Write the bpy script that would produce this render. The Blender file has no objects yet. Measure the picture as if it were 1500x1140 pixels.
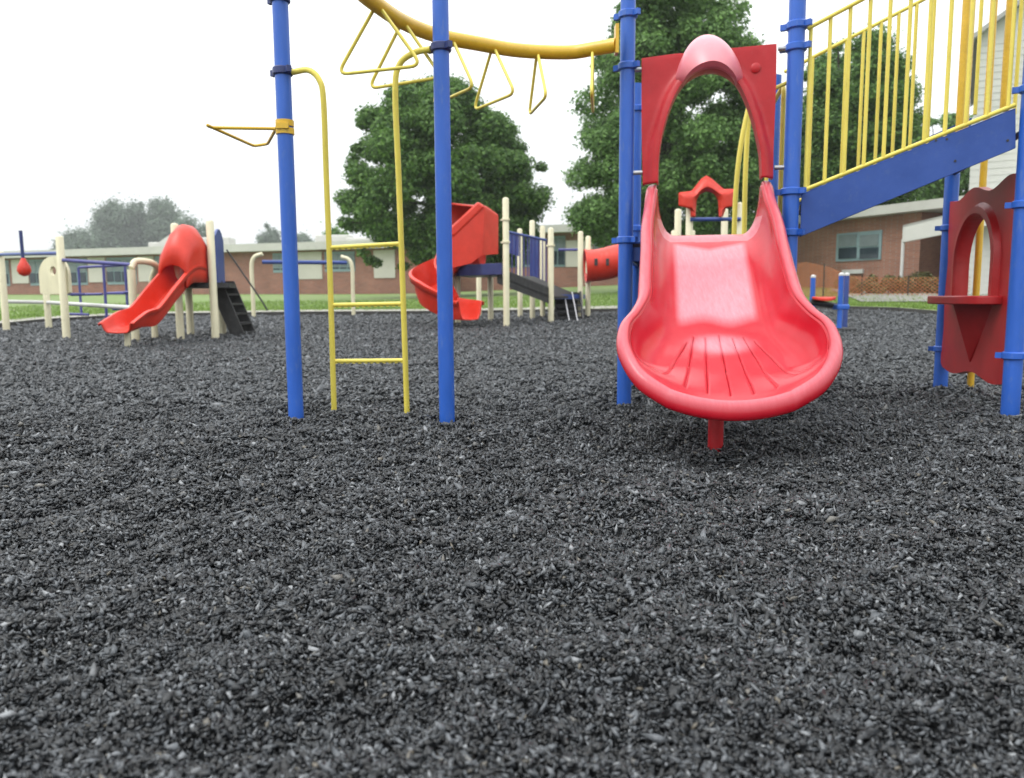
import bpy, math, random
import numpy as np
from mathutils import Vector, Matrix, Quaternion
random.seed(7); rng = np.random.default_rng(7)
C = bpy.context.scene.collection
PI = math.pi
# ------------------------------------------------------------------ camera model
FPX = 1150.0; H0 = 0.72
up_l = Vector((-63, 9830, 1150)).normalized()
f_l = Vector((0, 0, -1)); f_l = (f_l - f_l.dot(up_l)*up_l).normalized()
r_l = f_l.cross(up_l)
M3 = Matrix((r_l, f_l, up_l))
CAM = Vector((0, 0, H0))
def ray(x, y): return M3 @ Vector(((x-750)/FPX, -(y-570)/FPX, -1))
def at(x, y, Y):
    d = ray(x, y); return CAM + d*(Y/d.y)
def sstep(a, b, x):
    t = min(1, max(0, (x-a)/(b-a))); return t*t*(3-2*t)
def terrain(X, Y):
    D = math.hypot(X, Y) if Y < 0 else Y
    if D < 7: return 0.0
    if D < 16: return .0018*(D-7)**2
    k = .02 + .025*sstep(-.2, .4, X/max(D, 1))
    return .146 + k*(min(D, 90)-16)
def G(x, y, z=None):
    d = ray(x, y)
    if z is not None:
        return CAM + d*((z-H0)/d.z)
    lo = .5; p = CAM
    t = lo
    while t < 300:
        p = CAM + d*(t/d.y)
        if p.z <= terrain(p.x, p.y): break
        t *= 1.01
    p.z = terrain(p.x, p.y)
    return p
def onplane(x, y, P, Q):            # pixel ray meets the vertical plane through P and Q
    n = Vector((-(Q.y-P.y), Q.x-P.x, 0)); d = ray(x, y)
    return CAM + d*(n.dot(P-CAM)/n.dot(d))

# ------------------------------------------------------------------ materials
def new_mat(name):
    m = bpy.data.materials.new(name); m.use_nodes = True
    nt = m.node_tree; b = nt.nodes['Principled BSDF']
    return m, nt, b
def N(nt, t, **kw):
    n = nt.nodes.new(t)
    for k, v in kw.items(): setattr(n, k, v)
    return n
def rgba(c): return (c[0], c[1], c[2], 1)
def paint(name, col, rough=.35, var=.12, scale=9, bump=.0, coat=0.0, spec=.5, dirt=None, dirt_amt=.25, stretch=(1, 1, 1), coat_ior=1.5):
    col = [c*.78 for c in col]; dirt = [c*.78 for c in dirt] if dirt else None
    m, nt, b = new_mat(name)
    tc = N(nt, 'ShaderNodeTexCoord'); mp = N(nt, 'ShaderNodeMapping'); mp.inputs['Scale'].default_value = stretch
    nt.links.new(tc.outputs['Object'], mp.inputs['Vector'])
    n1 = N(nt, 'ShaderNodeTexNoise'); n1.inputs['Scale'].default_value = scale; n1.inputs['Detail'].default_value = 6; n1.inputs['Roughness'].default_value = .65
    nt.links.new(mp.outputs[0], n1.inputs['Vector'])
    r = N(nt, 'ShaderNodeValToRGB')
    r.color_ramp.elements[0].position = .3; r.color_ramp.elements[1].position = .72
    r.color_ramp.elements[0].color = rgba([c*(1-var) for c in col]); r.color_ramp.elements[1].color = rgba([min(1, c*(1+var)+.012*var*8) for c in col])
    nt.links.new(n1.outputs['Fac'], r.inputs['Fac'])
    out = r.outputs['Color']
    if dirt:
        n2 = N(nt, 'ShaderNodeTexNoise'); n2.inputs['Scale'].default_value = scale*4.3; n2.inputs['Detail'].default_value = 8; n2.inputs['Roughness'].default_value = .7
        nt.links.new(mp.outputs[0], n2.inputs['Vector'])
        r2 = N(nt, 'ShaderNodeValToRGB'); r2.color_ramp.elements[0].position = .55; r2.color_ramp.elements[1].position = .75
        nt.links.new(n2.outputs['Fac'], r2.inputs['Fac'])
        mu = N(nt, 'ShaderNodeMath', operation='MULTIPLY'); mu.inputs[1].default_value = dirt_amt
        nt.links.new(r2.outputs['Color'], mu.inputs[0])
        mx = N(nt, 'ShaderNodeMixRGB'); mx.inputs['Color2'].default_value = rgba(dirt)
        nt.links.new(mu.outputs[0], mx.inputs['Fac']); nt.links.new(out, mx.inputs['Color1']); out = mx.outputs['Color']
    nt.links.new(out, b.inputs['Base Color'])
    rr = N(nt, 'ShaderNodeMapRange'); rr.inputs['To Min'].default_value = rough-.06; rr.inputs['To Max'].default_value = rough+.1
    nt.links.new(n1.outputs['Fac'], rr.inputs['Value']); nt.links.new(rr.outputs[0], b.inputs['Roughness'])
    b.inputs['Specular IOR Level'].default_value = spec
    b.inputs['Coat Weight'].default_value = coat; b.inputs['Coat Roughness'].default_value = max(.1, rough-.12); b.inputs['Coat IOR'].default_value = coat_ior
    if bump:
        n3 = N(nt, 'ShaderNodeTexNoise'); n3.inputs['Scale'].default_value = 220; n3.inputs['Detail'].default_value = 3
        nt.links.new(tc.outputs['Object'], n3.inputs['Vector'])
        bp = N(nt, 'ShaderNodeBump'); bp.inputs['Strength'].default_value = bump; bp.inputs['Distance'].default_value = .002
        nt.links.new(n3.outputs['Fac'], bp.inputs['Height']); nt.links.new(bp.outputs[0], b.inputs['Normal'])
    return m
BLUE = paint('blue_powder_coat', (.022, .13, .60), .36, .12, 7, .2, .15, spec=.4, dirt=(.22, .3, .42), dirt_amt=.35, stretch=(1, 1, .25))
BEAMB = paint('beam_deep_blue', (.026, .085, .37), .42, .12, 5, .2, .05, spec=.35, dirt=(.12, .18, .34), dirt_amt=.3)
NAVY = paint('navy_steel', (.018, .035, .16), .4, .15, 7, .1)
VISR = paint('visor_sky_sheen_plastic', (.85, .22, .27), .42, .06, 5, .25, .6, spec=.6, dirt=(.9, .45, .48), dirt_amt=.35)  # hood red paled to pink: sky reflection put into the base colour
def add_sky_sheen(mat):  # mixes a streaky pale pink into the red as painted sky reflection
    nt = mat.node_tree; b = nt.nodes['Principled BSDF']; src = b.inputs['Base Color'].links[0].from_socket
    at_ = N(nt, 'ShaderNodeAttribute'); at_.attribute_name = 'sky_sheen'
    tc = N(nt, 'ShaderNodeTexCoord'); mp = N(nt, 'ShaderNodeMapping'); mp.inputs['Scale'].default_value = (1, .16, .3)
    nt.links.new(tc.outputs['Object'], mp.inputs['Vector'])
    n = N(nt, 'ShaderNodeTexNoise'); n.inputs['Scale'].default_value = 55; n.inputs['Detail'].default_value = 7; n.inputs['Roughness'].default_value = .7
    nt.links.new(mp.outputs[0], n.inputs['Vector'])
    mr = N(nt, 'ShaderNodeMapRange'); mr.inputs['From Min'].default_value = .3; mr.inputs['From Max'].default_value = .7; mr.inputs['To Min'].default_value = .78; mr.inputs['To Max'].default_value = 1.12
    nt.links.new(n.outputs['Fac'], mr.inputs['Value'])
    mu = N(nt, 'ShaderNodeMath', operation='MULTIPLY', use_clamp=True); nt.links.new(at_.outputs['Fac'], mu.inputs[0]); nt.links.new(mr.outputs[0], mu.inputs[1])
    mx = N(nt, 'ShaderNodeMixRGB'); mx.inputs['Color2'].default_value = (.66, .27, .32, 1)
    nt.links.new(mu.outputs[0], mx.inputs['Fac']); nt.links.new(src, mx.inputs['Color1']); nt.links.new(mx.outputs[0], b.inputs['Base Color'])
YEL = paint('yellow_powder_coat', (.92, .76, .12), .36, .10, 9, .1, .1, spec=.4, dirt=(.3, .2, .05), dirt_amt=.3, stretch=(1, 1, .3))
GOLD = paint('gold_powder_coat', (.82, .50, .02), .34, .12, 9, .1, .15, dirt=(.25, .15, .03), dirt_amt=.3)
RED = paint('slide_red_plastic', (.58, .0035, .019), .22, .08, 5, .2, .2, spec=.28, dirt=(.55, .04, .06), dirt_amt=.10, stretch=(1, 1, .5), coat_ior=1.5)
add_sky_sheen(RED)
PANR = paint('counter_red_shaded', (.46, .006, .009), .38, .15, 6, .3, .1, spec=.4, dirt=(.36, .03, .03), dirt_amt=.25)  # darker version of the panel red, with the panel's shade in the colour
RED2 = paint('panel_red_plastic', (.54, .008, .016), .36, .12, 6, .3, .1, spec=.35, dirt=(.5, .12, .12), dirt_amt=.22)
RED3 = paint('far_red_plastic', (.74, .036, .014), .35, .12, 3, .1, .1, spec=.35, dirt=(.7, .14, .08), dirt_amt=.15)
CREAM = paint('cream_post_paint', (.86, .80, .56), .42, .09, 4, .05, 0, dirt=(.4, .33, .2), dirt_amt=.3, stretch=(1, 1, .4))
FBLUE = paint('far_blue_paint', (.03, .07, .30), .4, .15, 4)
FPURP = paint('purple_blue_paint', (.06, .06, .27), .4, .15, 4)
BLACK = paint('black_coated_steel', (.014, .014, .016), .5, .3, 12, .2)
STEEL = paint('galvanised_bolt', (.5, .5, .52), .35, .1, 20)
STEEL.node_tree.nodes['Principled BSDF'].inputs['Metallic'].default_value = .8
WHITE = paint('white_metal', (.7, .7, .68), .45, .06, 5)
BARK = paint('tree_bark', (.06, .048, .035), .9, .35, 6, .5, spec=.2)
CONC = paint('pale_concrete', (.42, .40, .36), .85, .12, 2, .3, spec=.2, dirt=(.22, .2, .17), dirt_amt=.5)
DRIVE = paint('worn_driveway', (.30, .29, .27), .9, .2, .5, .2, spec=.2, dirt=(.12, .12, .11), dirt_amt=.6)
FASCIA = paint('fascia_paint', (.62, .62, .57), .6, .08, .6, dirt=(.4, .39, .35), dirt_amt=.4)
SIDING = paint('white_siding', (.66, .66, .62), .6, .05, .8, dirt=(.48, .48, .44), dirt_amt=.35)
PANEL = paint('pale_window_panel', (.66, .64, .56), .6, .06, .8, dirt=(.45, .43, .36), dirt_amt=.3)
WFRAME = paint('window_frame_teal', (.26, .38, .40), .5, .1, 3)
TIMBER = paint('dark_border_timber', (.035, .033, .03), .8, .3, 3)
ROOFT = paint('grey_roof', (.42, .42, .41), .8, .1, 1)
DARKIN = paint('dark_recess_wall', (.075, .05, .04), .8, .2, 2)
def glass_mat(name, col):
    m, nt, b = new_mat(name)
    tc = N(nt, 'ShaderNodeTexCoord'); n1 = N(nt, 'ShaderNodeTexNoise'); n1.inputs['Scale'].default_value = 1.3
    nt.links.new(tc.outputs['Object'], n1.inputs['Vector'])
    r = N(nt, 'ShaderNodeValToRGB'); r.color_ramp.elements[0].color = rgba([c*.5 for c in col]); r.color_ramp.elements[1].color = rgba([c*1.5 for c in col])
    nt.links.new(n1.outputs['Fac'], r.inputs['Fac']); nt.links.new(r.outputs[0], b.inputs['Base Color'])
    b.inputs['Roughness'].default_value = .08
    return m
GLASS = glass_mat('window_glass', (.03, .045, .055))
BLIND = paint('grey_blind', (.20, .25, .26), .5, .1, 2)
def brick_mat(name, c1, c2, mortar):
    m, nt, b = new_mat(name)
    tc = N(nt, 'ShaderNodeTexCoord')
    br = N(nt, 'ShaderNodeTexBrick'); br.inputs['Scale'].default_value = 1
    br.inputs['Brick Width'].default_value = .22; br.inputs['Row Height'].default_value = .075; br.inputs['Mortar Size'].default_value = .008
    br.inputs['Color1'].default_value = rgba(c1); br.inputs['Color2'].default_value = rgba(c2); br.inputs['Mortar'].default_value = rgba(mortar)
    sp = N(nt, 'ShaderNodeSeparateXYZ'); cb = N(nt, 'ShaderNodeCombineXYZ')
    ad = N(nt, 'ShaderNodeMath', operation='ADD')
    nt.links.new(tc.outputs['Object'], sp.inputs[0]); nt.links.new(sp.outputs['X'], ad.inputs[0]); nt.links.new(sp.outputs['Y'], ad.inputs[1])
    nt.links.new(ad.outputs[0], cb.inputs['X']); nt.links.new(sp.outputs['Z'], cb.inputs['Y']); nt.links.new(cb.outputs[0], br.inputs['Vector'])
    n1 = N(nt, 'ShaderNodeTexNoise'); n1.inputs['Scale'].default_value = .9; n1.inputs['Detail'].default_value = 6
    nt.links.new(tc.outputs['Object'], n1.inputs['Vector'])
    mr = N(nt, 'ShaderNodeMapRange'); mr.inputs['To Min'].default_value = .6; mr.inputs['To Max'].default_value = 1.4
    nt.links.new(n1.outputs['Fac'], mr.inputs['Value'])
    mx = N(nt, 'ShaderNodeMixRGB', blend_type='MULTIPLY'); mx.inputs['Fac'].default_value = 1
    nt.links.new(br.outputs['Color'], mx.inputs['Color1']); nt.links.new(mr.outputs[0], mx.inputs['Color2'])
    nt.links.new(mx.outputs[0], b.inputs['Base Color']); b.inputs['Roughness'].default_value = .9
    return m
BRICK = brick_mat('red_brick', (.30, .115, .075), (.22, .085, .06), (.28, .24, .2))
BRICKO = brick_mat('orange_brick', (.32, .145, .095), (.25, .11, .075), (.27, .22, .18))
def leaf_mat(name, dark, light, trans=.25):
    m, nt, b = new_mat(name)
    ge = N(nt, 'ShaderNodeNewGeometry')
    r = N(nt, 'ShaderNodeValToRGB'); r.color_ramp.elements[0].color = rgba(dark); r.color_ramp.elements[1].color = rgba(light)
    nt.links.new(ge.outputs['Random Per Island'], r.inputs['Fac']); nt.links.new(r.outputs[0], b.inputs['Base Color'])
    b.inputs['Roughness'].default_value = .55; b.inputs['Specular IOR Level'].default_value = .3
    b.inputs['Transmission Weight'].default_value = 0
    tr = N(nt, 'ShaderNodeBsdfTranslucent'); nt.links.new(r.outputs[0], tr.inputs['Color'])
    ms = N(nt, 'ShaderNodeMixShader'); ms.inputs[0].default_value = trans
    out = nt.nodes['Material Output']
    nt.links.new(b.outputs[0], ms.inputs[1]); nt.links.new(tr.outputs[0], ms.inputs[2]); nt.links.new(ms.outputs[0], out.inputs['Surface'])
    return m
LEAF1 = leaf_mat('maple_leaves', (.038, .10, .022), (.17, .31, .07), .4)
LEAF2 = leaf_mat('linden_leaves', (.055, .125, .033), (.22, .38, .11), .4)
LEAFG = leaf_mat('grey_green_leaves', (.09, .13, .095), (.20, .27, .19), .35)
LEAFB = leaf_mat('dark_bush_leaves', (.05, .05, .02), (.17, .17, .06))
LEAFO = leaf_mat('orange_flower_shrub', (.14, .09, .03), (.5, .18, .07))
def ground_mat(name, kind):
    m, nt, b = new_mat(name)
    tc = N(nt, 'ShaderNodeTexCoord')
    def noise(s, d=6, r=.6, st=(1, 1, 1)):
        mp = N(nt, 'ShaderNodeMapping'); mp.inputs['Scale'].default_value = st
        nt.links.new(tc.outputs['Object'], mp.inputs['Vector'])
        n = N(nt, 'ShaderNodeTexNoise'); n.inputs['Scale'].default_value = s; n.inputs['Detail'].default_value = d; n.inputs['Roughness'].default_value = r
        nt.links.new(mp.outputs[0], n.inputs['Vector']); return n
    if kind == 'mulch':
        v = N(nt, 'ShaderNodeTexVoronoi'); v.inputs['Scale'].default_value = 38; v.inputs['Randomness'].default_value = 1
        nt.links.new(tc.outputs['Object'], v.inputs['Vector'])
        n = noise(60, 8, .75); big = noise(.9, 4, .6)
        r = N(nt, 'ShaderNodeValToRGB'); e = r.color_ramp.elements
        e[0].position = .1; e[0].color = (.014, .015, .016, 1); e[1].position = .9; e[1].color = (.10, .105, .11, 1)
        x = e.new(.55); x.color = (.045, .048, .051, 1)
        sp = N(nt, 'ShaderNodeSeparateXYZ'); nt.links.new(v.outputs['Color'], sp.inputs[0])
        nt.links.new(sp.outputs['X'], r.inputs['Fac'])
        mr = N(nt, 'ShaderNodeMapRange'); mr.inputs['From Min'].default_value = .3; mr.inputs['From Max'].default_value = .7; mr.inputs['To Min'].default_value = .7; mr.inputs['To Max'].default_value = 1.3
        nt.links.new(big.outputs['Fac'], mr.inputs['Value'])
        mx = N(nt, 'ShaderNodeMixRGB', blend_type='MULTIPLY'); mx.inputs['Fac'].default_value = 1
        nt.links.new(r.outputs[0], mx.inputs['Color1']); nt.links.new(mr.outputs[0], mx.inputs['Color2'])
        nt.links.new(mx.outputs[0], b.inputs['Base Color']); b.inputs['Roughness'].default_value = .6
        ad = N(nt, 'ShaderNodeMath', operation='ADD'); nt.links.new(v.outputs['Distance'], ad.inputs[0]); nt.links.new(n.outputs['Fac'], ad.inputs[1])
        bp = N(nt, 'ShaderNodeBump'); bp.inputs['Strength'].default_value = .8; bp.inputs['Distance'].default_value = .02
        nt.links.new(ad.outputs[0], bp.inputs['Height']); nt.links.new(bp.outputs[0], b.inputs['Normal'])
    else:
        n = noise(2.5, 10, .7); big = noise(.25, 5, .6)
        r = N(nt, 'ShaderNodeValToRGB'); e = r.color_ramp.elements
        e[0].position = .3; e[0].color = (.07, .13, .025, 1); e[1].position = .75; e[1].color = (.2, .29, .075, 1)
        nt.links.new(n.outputs['Fac'], r.inputs['Fac'])
        r2 = N(nt, 'ShaderNodeValToRGB'); r2.color_ramp.elements[0].position = .42; r2.color_ramp.elements[1].position = .68
        nt.links.new(big.outputs['Fac'], r2.inputs['Fac'])
        mx = N(nt, 'ShaderNodeMixRGB'); mx.inputs['Color2'].default_value = (.16, .19, .075, 1)
        nt.links.new(r2.outputs[0], mx.inputs['Fac']); nt.links.new(r.outputs[0], mx.inputs['Color1'])
        nt.links.new(mx.outputs[0], b.inputs['Base Color']); b.inputs['Roughness'].default_value = .9
        bp = N(nt, 'ShaderNodeBump'); bp.inputs['Strength'].default_value = .6; bp.inputs['Distance'].default_value = .05
        nt.links.new(n.outputs['Fac'], bp.inputs['Height']); nt.links.new(bp.outputs[0], b.inputs['Normal'])
    return m
MULCH = ground_mat('rubber_mulch_bed', 'mulch'); LAWN = ground_mat('lawn_grass', 'lawn')
def chip_mat(tame=False):
    m, nt, b = new_mat('rubber_chips')
    ge = N(nt, 'ShaderNodeNewGeometry'); tc = N(nt, 'ShaderNodeTexCoord')
    r = N(nt, 'ShaderNodeValToRGB'); e = r.color_ramp.elements
    if tame:
        e[0].color = (.010, .0115, .013, 1); e[1].color = (.13, .14, .15, 1); st_ = ((.5, (.032, .036, .040, 1)), (.9, (.072, .079, .087, 1)))
    else:
        e[0].color = (.004, .0045, .005, 1); e[1].color = (.26, .27, .28, 1)
        st_ = ((.4, (.011, .0125, .0145, 1)), (.66, (.032, .036, .041, 1)), (.86, (.078, .086, .095, 1)), (.955, (.125, .134, .145, 1)), (.965, (.11, .095, .07, 1)), (.975, (.14, .15, .16, 1)))
    for p, c in st_:
        x = e.new(p); x.color = c
    nt.links.new(ge.outputs['Random Per Island'], r.inputs['Fac'])
    nt.links.new(r.outputs[0], b.inputs['Base Color'])
    n = N(nt, 'ShaderNodeTexNoise'); n.inputs['Scale'].default_value = 260; n.inputs['Detail'].default_value = 4
    nt.links.new(tc.outputs['Object'], n.inputs['Vector'])
    bp = N(nt, 'ShaderNodeBump'); bp.inputs['Strength'].default_value = .7; bp.inputs['Distance'].default_value = .003
    nt.links.new(n.outputs['Fac'], bp.inputs['Height']); nt.links.new(bp.outputs[0], b.inputs['Normal'])
    b.inputs['Roughness'].default_value = .38; b.inputs['Specular IOR Level'].default_value = .6
    return m
CHIPS = chip_mat(); CHIPS2 = chip_mat(True)

# ------------------------------------------------------------------ mesh building
ORG = {}
def tag(o, label=None, cat=None, group=None, kind=None):
    if label: o['label'] = label
    if cat: o['category'] = cat
    if group: o['group'] = group
    if kind: o['kind'] = kind
    return o
def thing(name, loc, label, cat, group=None):
    o = bpy.data.objects.new(name, None); C.objects.link(o); o.location = loc; o.empty_display_size = .3
    ORG[o.name] = Vector(loc); return tag(o, label, cat, group)
def link(name, me, parent=None):
    o = bpy.data.objects.new(name, me); C.objects.link(o)
    if parent is not None:
        o.parent = parent; ORG[o.name] = ORG[parent.name]
    else: ORG[o.name] = Vector((0, 0, 0))
    return o
class MB:
    def __init__(s): s.v = []; s.f = []
    def add(s, vs, fs):
        o = len(s.v); s.v += [Vector(v) for v in vs]; s.f += [tuple(i+o for i in f) for f in fs]; return s
    def box(s, c, d, ax=None):                       # centre, full dims, axes
        ax = ax or (Vector((1, 0, 0)), Vector((0, 1, 0)), Vector((0, 0, 1)))
        c = Vector(c); vs = []
        for i in (-1, 1):
            for j in (-1, 1):
                for k in (-1, 1): vs.append(c+ax[0]*(i*d[0]/2)+ax[1]*(j*d[1]/2)+ax[2]*(k*d[2]/2))
        return s.add(vs, [(0, 1, 3, 2), (4, 6, 7, 5), (0, 4, 5, 1), (2, 3, 7, 6), (0, 2, 6, 4), (1, 5, 7, 3)])
    def tube(s, path, r, n=14, closed=False, cap=True):
        path = [Vector(p) for p in path]; m = len(path); rs = r if isinstance(r, (list, tuple)) else [r]*m
        T = []
        for i in range(m):
            a = path[(i-1) % m] if (closed or i > 0) else path[i]; b = path[(i+1) % m] if (closed or i < m-1) else path[i]
            T.append((b-a).normalized())
        nrm = Vector((0, 0, 1)) if abs(T[0].z) < .9 else Vector((1, 0, 0))
        nrm = (nrm - T[0]*nrm.dot(T[0])).normalized(); vs = []
        for i in range(m):
            nrm = (nrm - T[i]*nrm.dot(T[i])).normalized(); bn = T[i].cross(nrm)
            for k in range(n):
                a = 2*PI*k/n; vs.append(path[i]+(nrm*math.cos(a)+bn*math.sin(a))*rs[i])
        fs = []
        for i in range(m if closed else m-1):
            i2 = (i+1) % m
            for k in range(n):
                k2 = (k+1) % n; fs.append((i*n+k, i*n+k2, i2*n+k2, i2*n+k))
        if cap and not closed:
            fs.append(tuple(range(n-1, -1, -1))); fs.append(tuple((m-1)*n+k for k in range(n)))
        return s.add(vs, fs)
    def prism(s, poly, off):                         # closed 3D polygon extruded by off
        n = len(poly); a = [Vector(p) for p in poly]; b = [p+Vector(off) for p in a]
        return s.add(a+b, [tuple(range(n-1, -1, -1)), tuple(range(n, 2*n))]+[(i, (i+1) % n, n+(i+1) % n, n+i) for i in range(n)])
    def build(s, name, mat, parent=None, smooth=True, bevel=0, angle=40):
        me = bpy.data.meshes.new(name)
        o0 = ORG[parent.name] if parent is not None else Vector((0, 0, 0))
        me.from_pydata([tuple(v-o0) for v in s.v], [], s.f); me.materials.append(mat); me.update()
        o = link(name, me, parent)
        if smooth:
            me.polygons.foreach_set('use_smooth', [True]*len(me.polygons))
            me.set_sharp_from_angle(angle=math.radians(angle))
        if bevel:
            b = o.modifiers.new('bevel', 'BEVEL'); b.width = bevel; b.segments = 2; b.limit_method = 'ANGLE'; b.angle_limit = math.radians(40)
        return o
def smooth_path(pts, n=8, closed=False):
    pts = [Vector(p) for p in pts]; m = len(pts); out = []
    for i in range(m if closed else m-1):
        p1, p2 = pts[i], pts[(i+1) % m]
        p0 = pts[(i-1) % m] if (closed or i > 0) else p1*2-p2
        p3 = pts[(i+2) % m] if (closed or i < m-2) else p2*2-p1
        for k in range(n):
            t = k/n; out.append(.5*((2*p1)+(-p0+p2)*t+(2*p0-5*p1+4*p2-p3)*t*t+(-p0+3*p1-3*p2+p3)*t**3))
    if not closed: out.append(pts[-1])
    return out
def round_poly(pts, r, n=6, closed=True):            # polyline with rounded corners
    pts = [Vector(p) for p in pts]; m = len(pts); out = []
    for i in range(m):
        if not closed and i in (0, m-1): out.append(pts[i]); continue
        p = pts[i]; a = pts[(i-1) % m]-p; b = pts[(i+1) % m]-p
        rr = min(r, a.length*.45, b.length*.45); A = p+a.normalized()*rr; B = p+b.normalized()*rr
        for k in range(n+1):
            t = k/n; out.append(A*(1-t)**2+p*2*t*(1-t)+B*t*t)
    return out
def V(*a): return Vector(a)
def gz(p, dz=0): return Vector((p.x, p.y, terrain(p.x, p.y)+dz))

# ------------------------------------------------------------------ posts with clamps
def post(root, base, ztop, r, mat, collars=(), name='post', colmat=None, cr=None, cap=False, sink=.12):
    zb = base.z-sink
    pth = [V(base.x, base.y, zb), V(base.x, base.y, ztop)]; rr = [r, r]
    if cap: pth += [V(base.x, base.y, ztop+r*.35), V(base.x, base.y, ztop+r*.55)]; rr = [r, r, r*.8, r*.3]
    p = MB().tube(pth, rr, 24).build(name, mat, root)
    for z in collars:
        m = MB(); q = cr or r*1.28
        m.tube([V(base.x, base.y, z-.022), V(base.x, base.y, z-.016), V(base.x, base.y, z+.016), V(base.x, base.y, z+.022)], [q*.9, q, q, q*.9], 24)
        for a in (2.6, 5.4):
            d = V(math.cos(a), math.sin(a), 0); m.box(V(base.x, base.y, z)+d*(q+.012), (.04, .026, .034), (d, V(-d.y, d.x, 0), V(0, 0, 1)))
        m.build('collar', colmat or mat, p)
    return p

# ================================================================== NEAR PLAY STRUCTURE
PA, PB, PC = gz(G(434, 616)), gz(G(655, 621)), gz(G(914, 596))
PD = V(PC.x+.985, PC.y-.20, 0)
PE, PF = gz(G(1479, 610)), gz(G(1377, 573))
R0 = .0445
play = thing('play_structure', (1.2, 5.2, 0), 'near blue and yellow climbing frame with bright red slide, ladder, overhead beam and ramp', 'play structure')
def zat(x, y, P): return at(x, y, P.y).z
post(play, PA, 2.62, R0, BLUE, (zat(411, 105, PA), zat(411, -2, PA)), colmat=NAVY)
post(play, PB, 2.62, R0, BLUE, (zat(640, 70, PB),), colmat=NAVY)
post(play, PC, 3.0, .047, BLUE, (zat(915, 22, PC), zat(917, 98, PC), zat(914, 352, PC)), colmat=BLUE)
post(play, PD, 3.0, .049, BLUE, (zat(1163, 38, PD), zat(1163, 70, PD), zat(1161, 281, PD), zat(1161, 341, PD)), colmat=BLUE)
post(play, PE, 3.0, .050, BLUE, (zat(1490, 130, PE), zat(1488, 300, PE), zat(1481, 521, PE)), colmat=BLUE)
post(play, PF, 1.66, .049, BLUE, (zat(1392, 334, PF), zat(1379, 511, PF)), colmat=BLUE)
tv = (PD-PC); tv.z = 0; tv.normalize(); bv = V(-tv.y, tv.x, 0); fv = -bv      # lateral, back, forward
PC2, PD2 = PC+bv*1.0+tv*.0, PD+bv*1.0
dd = (at(929, 400, PC2.y).x - PC2.x); PC2 = PC2+V(dd, 0, 0)
post(play, PC2, 2.3, R0, BLUE, (zat(928, 160, PC2), zat(935, 335, PC2)), colmat=BLUE)
post(play, PD2, 2.3, R0, BLUE, (1.1,), colmat=BLUE)
ZD = 1.06                                                                        # deck height
mid = (PC+PD)/2
def L(t, s, z): return V(mid.x, mid.y, 0)+tv*t+fv*s+V(0, 0, z)                   # slide frame: lateral, forward, up
dk = MB().box(L(0, -.52, ZD-.012), (.92, .94, .024), (tv, fv, V(0, 0, 1)))
for t in (-.3, 0, .3): dk.box(L(t, -.52, ZD-.064), (.05, .9, .08), (tv, fv, V(0, 0, 1)))
deck = dk.build('deck', BLACK, play, False)
fr = MB()
for t in (-.475, .475): fr.box(L(t, -.52, ZD-.05), (.03, .9, .13), (tv, fv, V(0, 0, 1)))
for s in (-.975, -.065): fr.box(L(0, s, ZD-.05), (.92, .03, .13), (tv, fv, V(0, 0, 1)))
fr.build('deck_frame', BLUE, deck, False, .004)

# --- hero slide
ST = [ # s_rim, hw, zr, s_c, zb, bw
 (-.05, .318, 1.40, -.06, 1.075, .20),
 (.02, .320, 1.395, .02, 1.095, .20),
 (.14, .326, 1.30, .12, 1.055, .215),
 (.32, .343, 1.155, .26, .965, .22),
 (.52, .345, 1.00, .47, .81, .22),
 (.75, .352, .825, .69, .645, .22),
 (.92, .362, .720, .85, .545, .225),
 (1.06, .405, .640, .99, .470, .245),
 (1.20, .456, .572, 1.13, .405, .275),
 (1.33, .455, .470, 1.28, .335, .285),
 (1.44, .385, .355, 1.44, .270, .25),
 (1.505, .260, .275, 1.553, .232, .17)]
def cr(v):
    n = len(ST)-1; v = min(max(v, 0), n-1e-6); i = int(v); t = v-i
    p = [np.array(ST[min(max(i+k, 0), n)]) for k in (-1, 0, 1, 2)]
    return .5*(2*p[1]+(-p[0]+p[2])*t+(2*p[0]-5*p[1]+4*p[2]-p[3])*t*t+(-p[0]+3*p[1]-3*p[2]+p[3])*t**3)
GRV = [(-.165, .98, -.30, 1.36), (-.13, .93, -.20, 1.44), (-.07, .93, -.097, 1.465), (0, .91, .008, 1.475), (.065, .93, .113, 1.465), (.12, .93, .218, 1.44), (.17, .97, .315, 1.355)]
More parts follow.
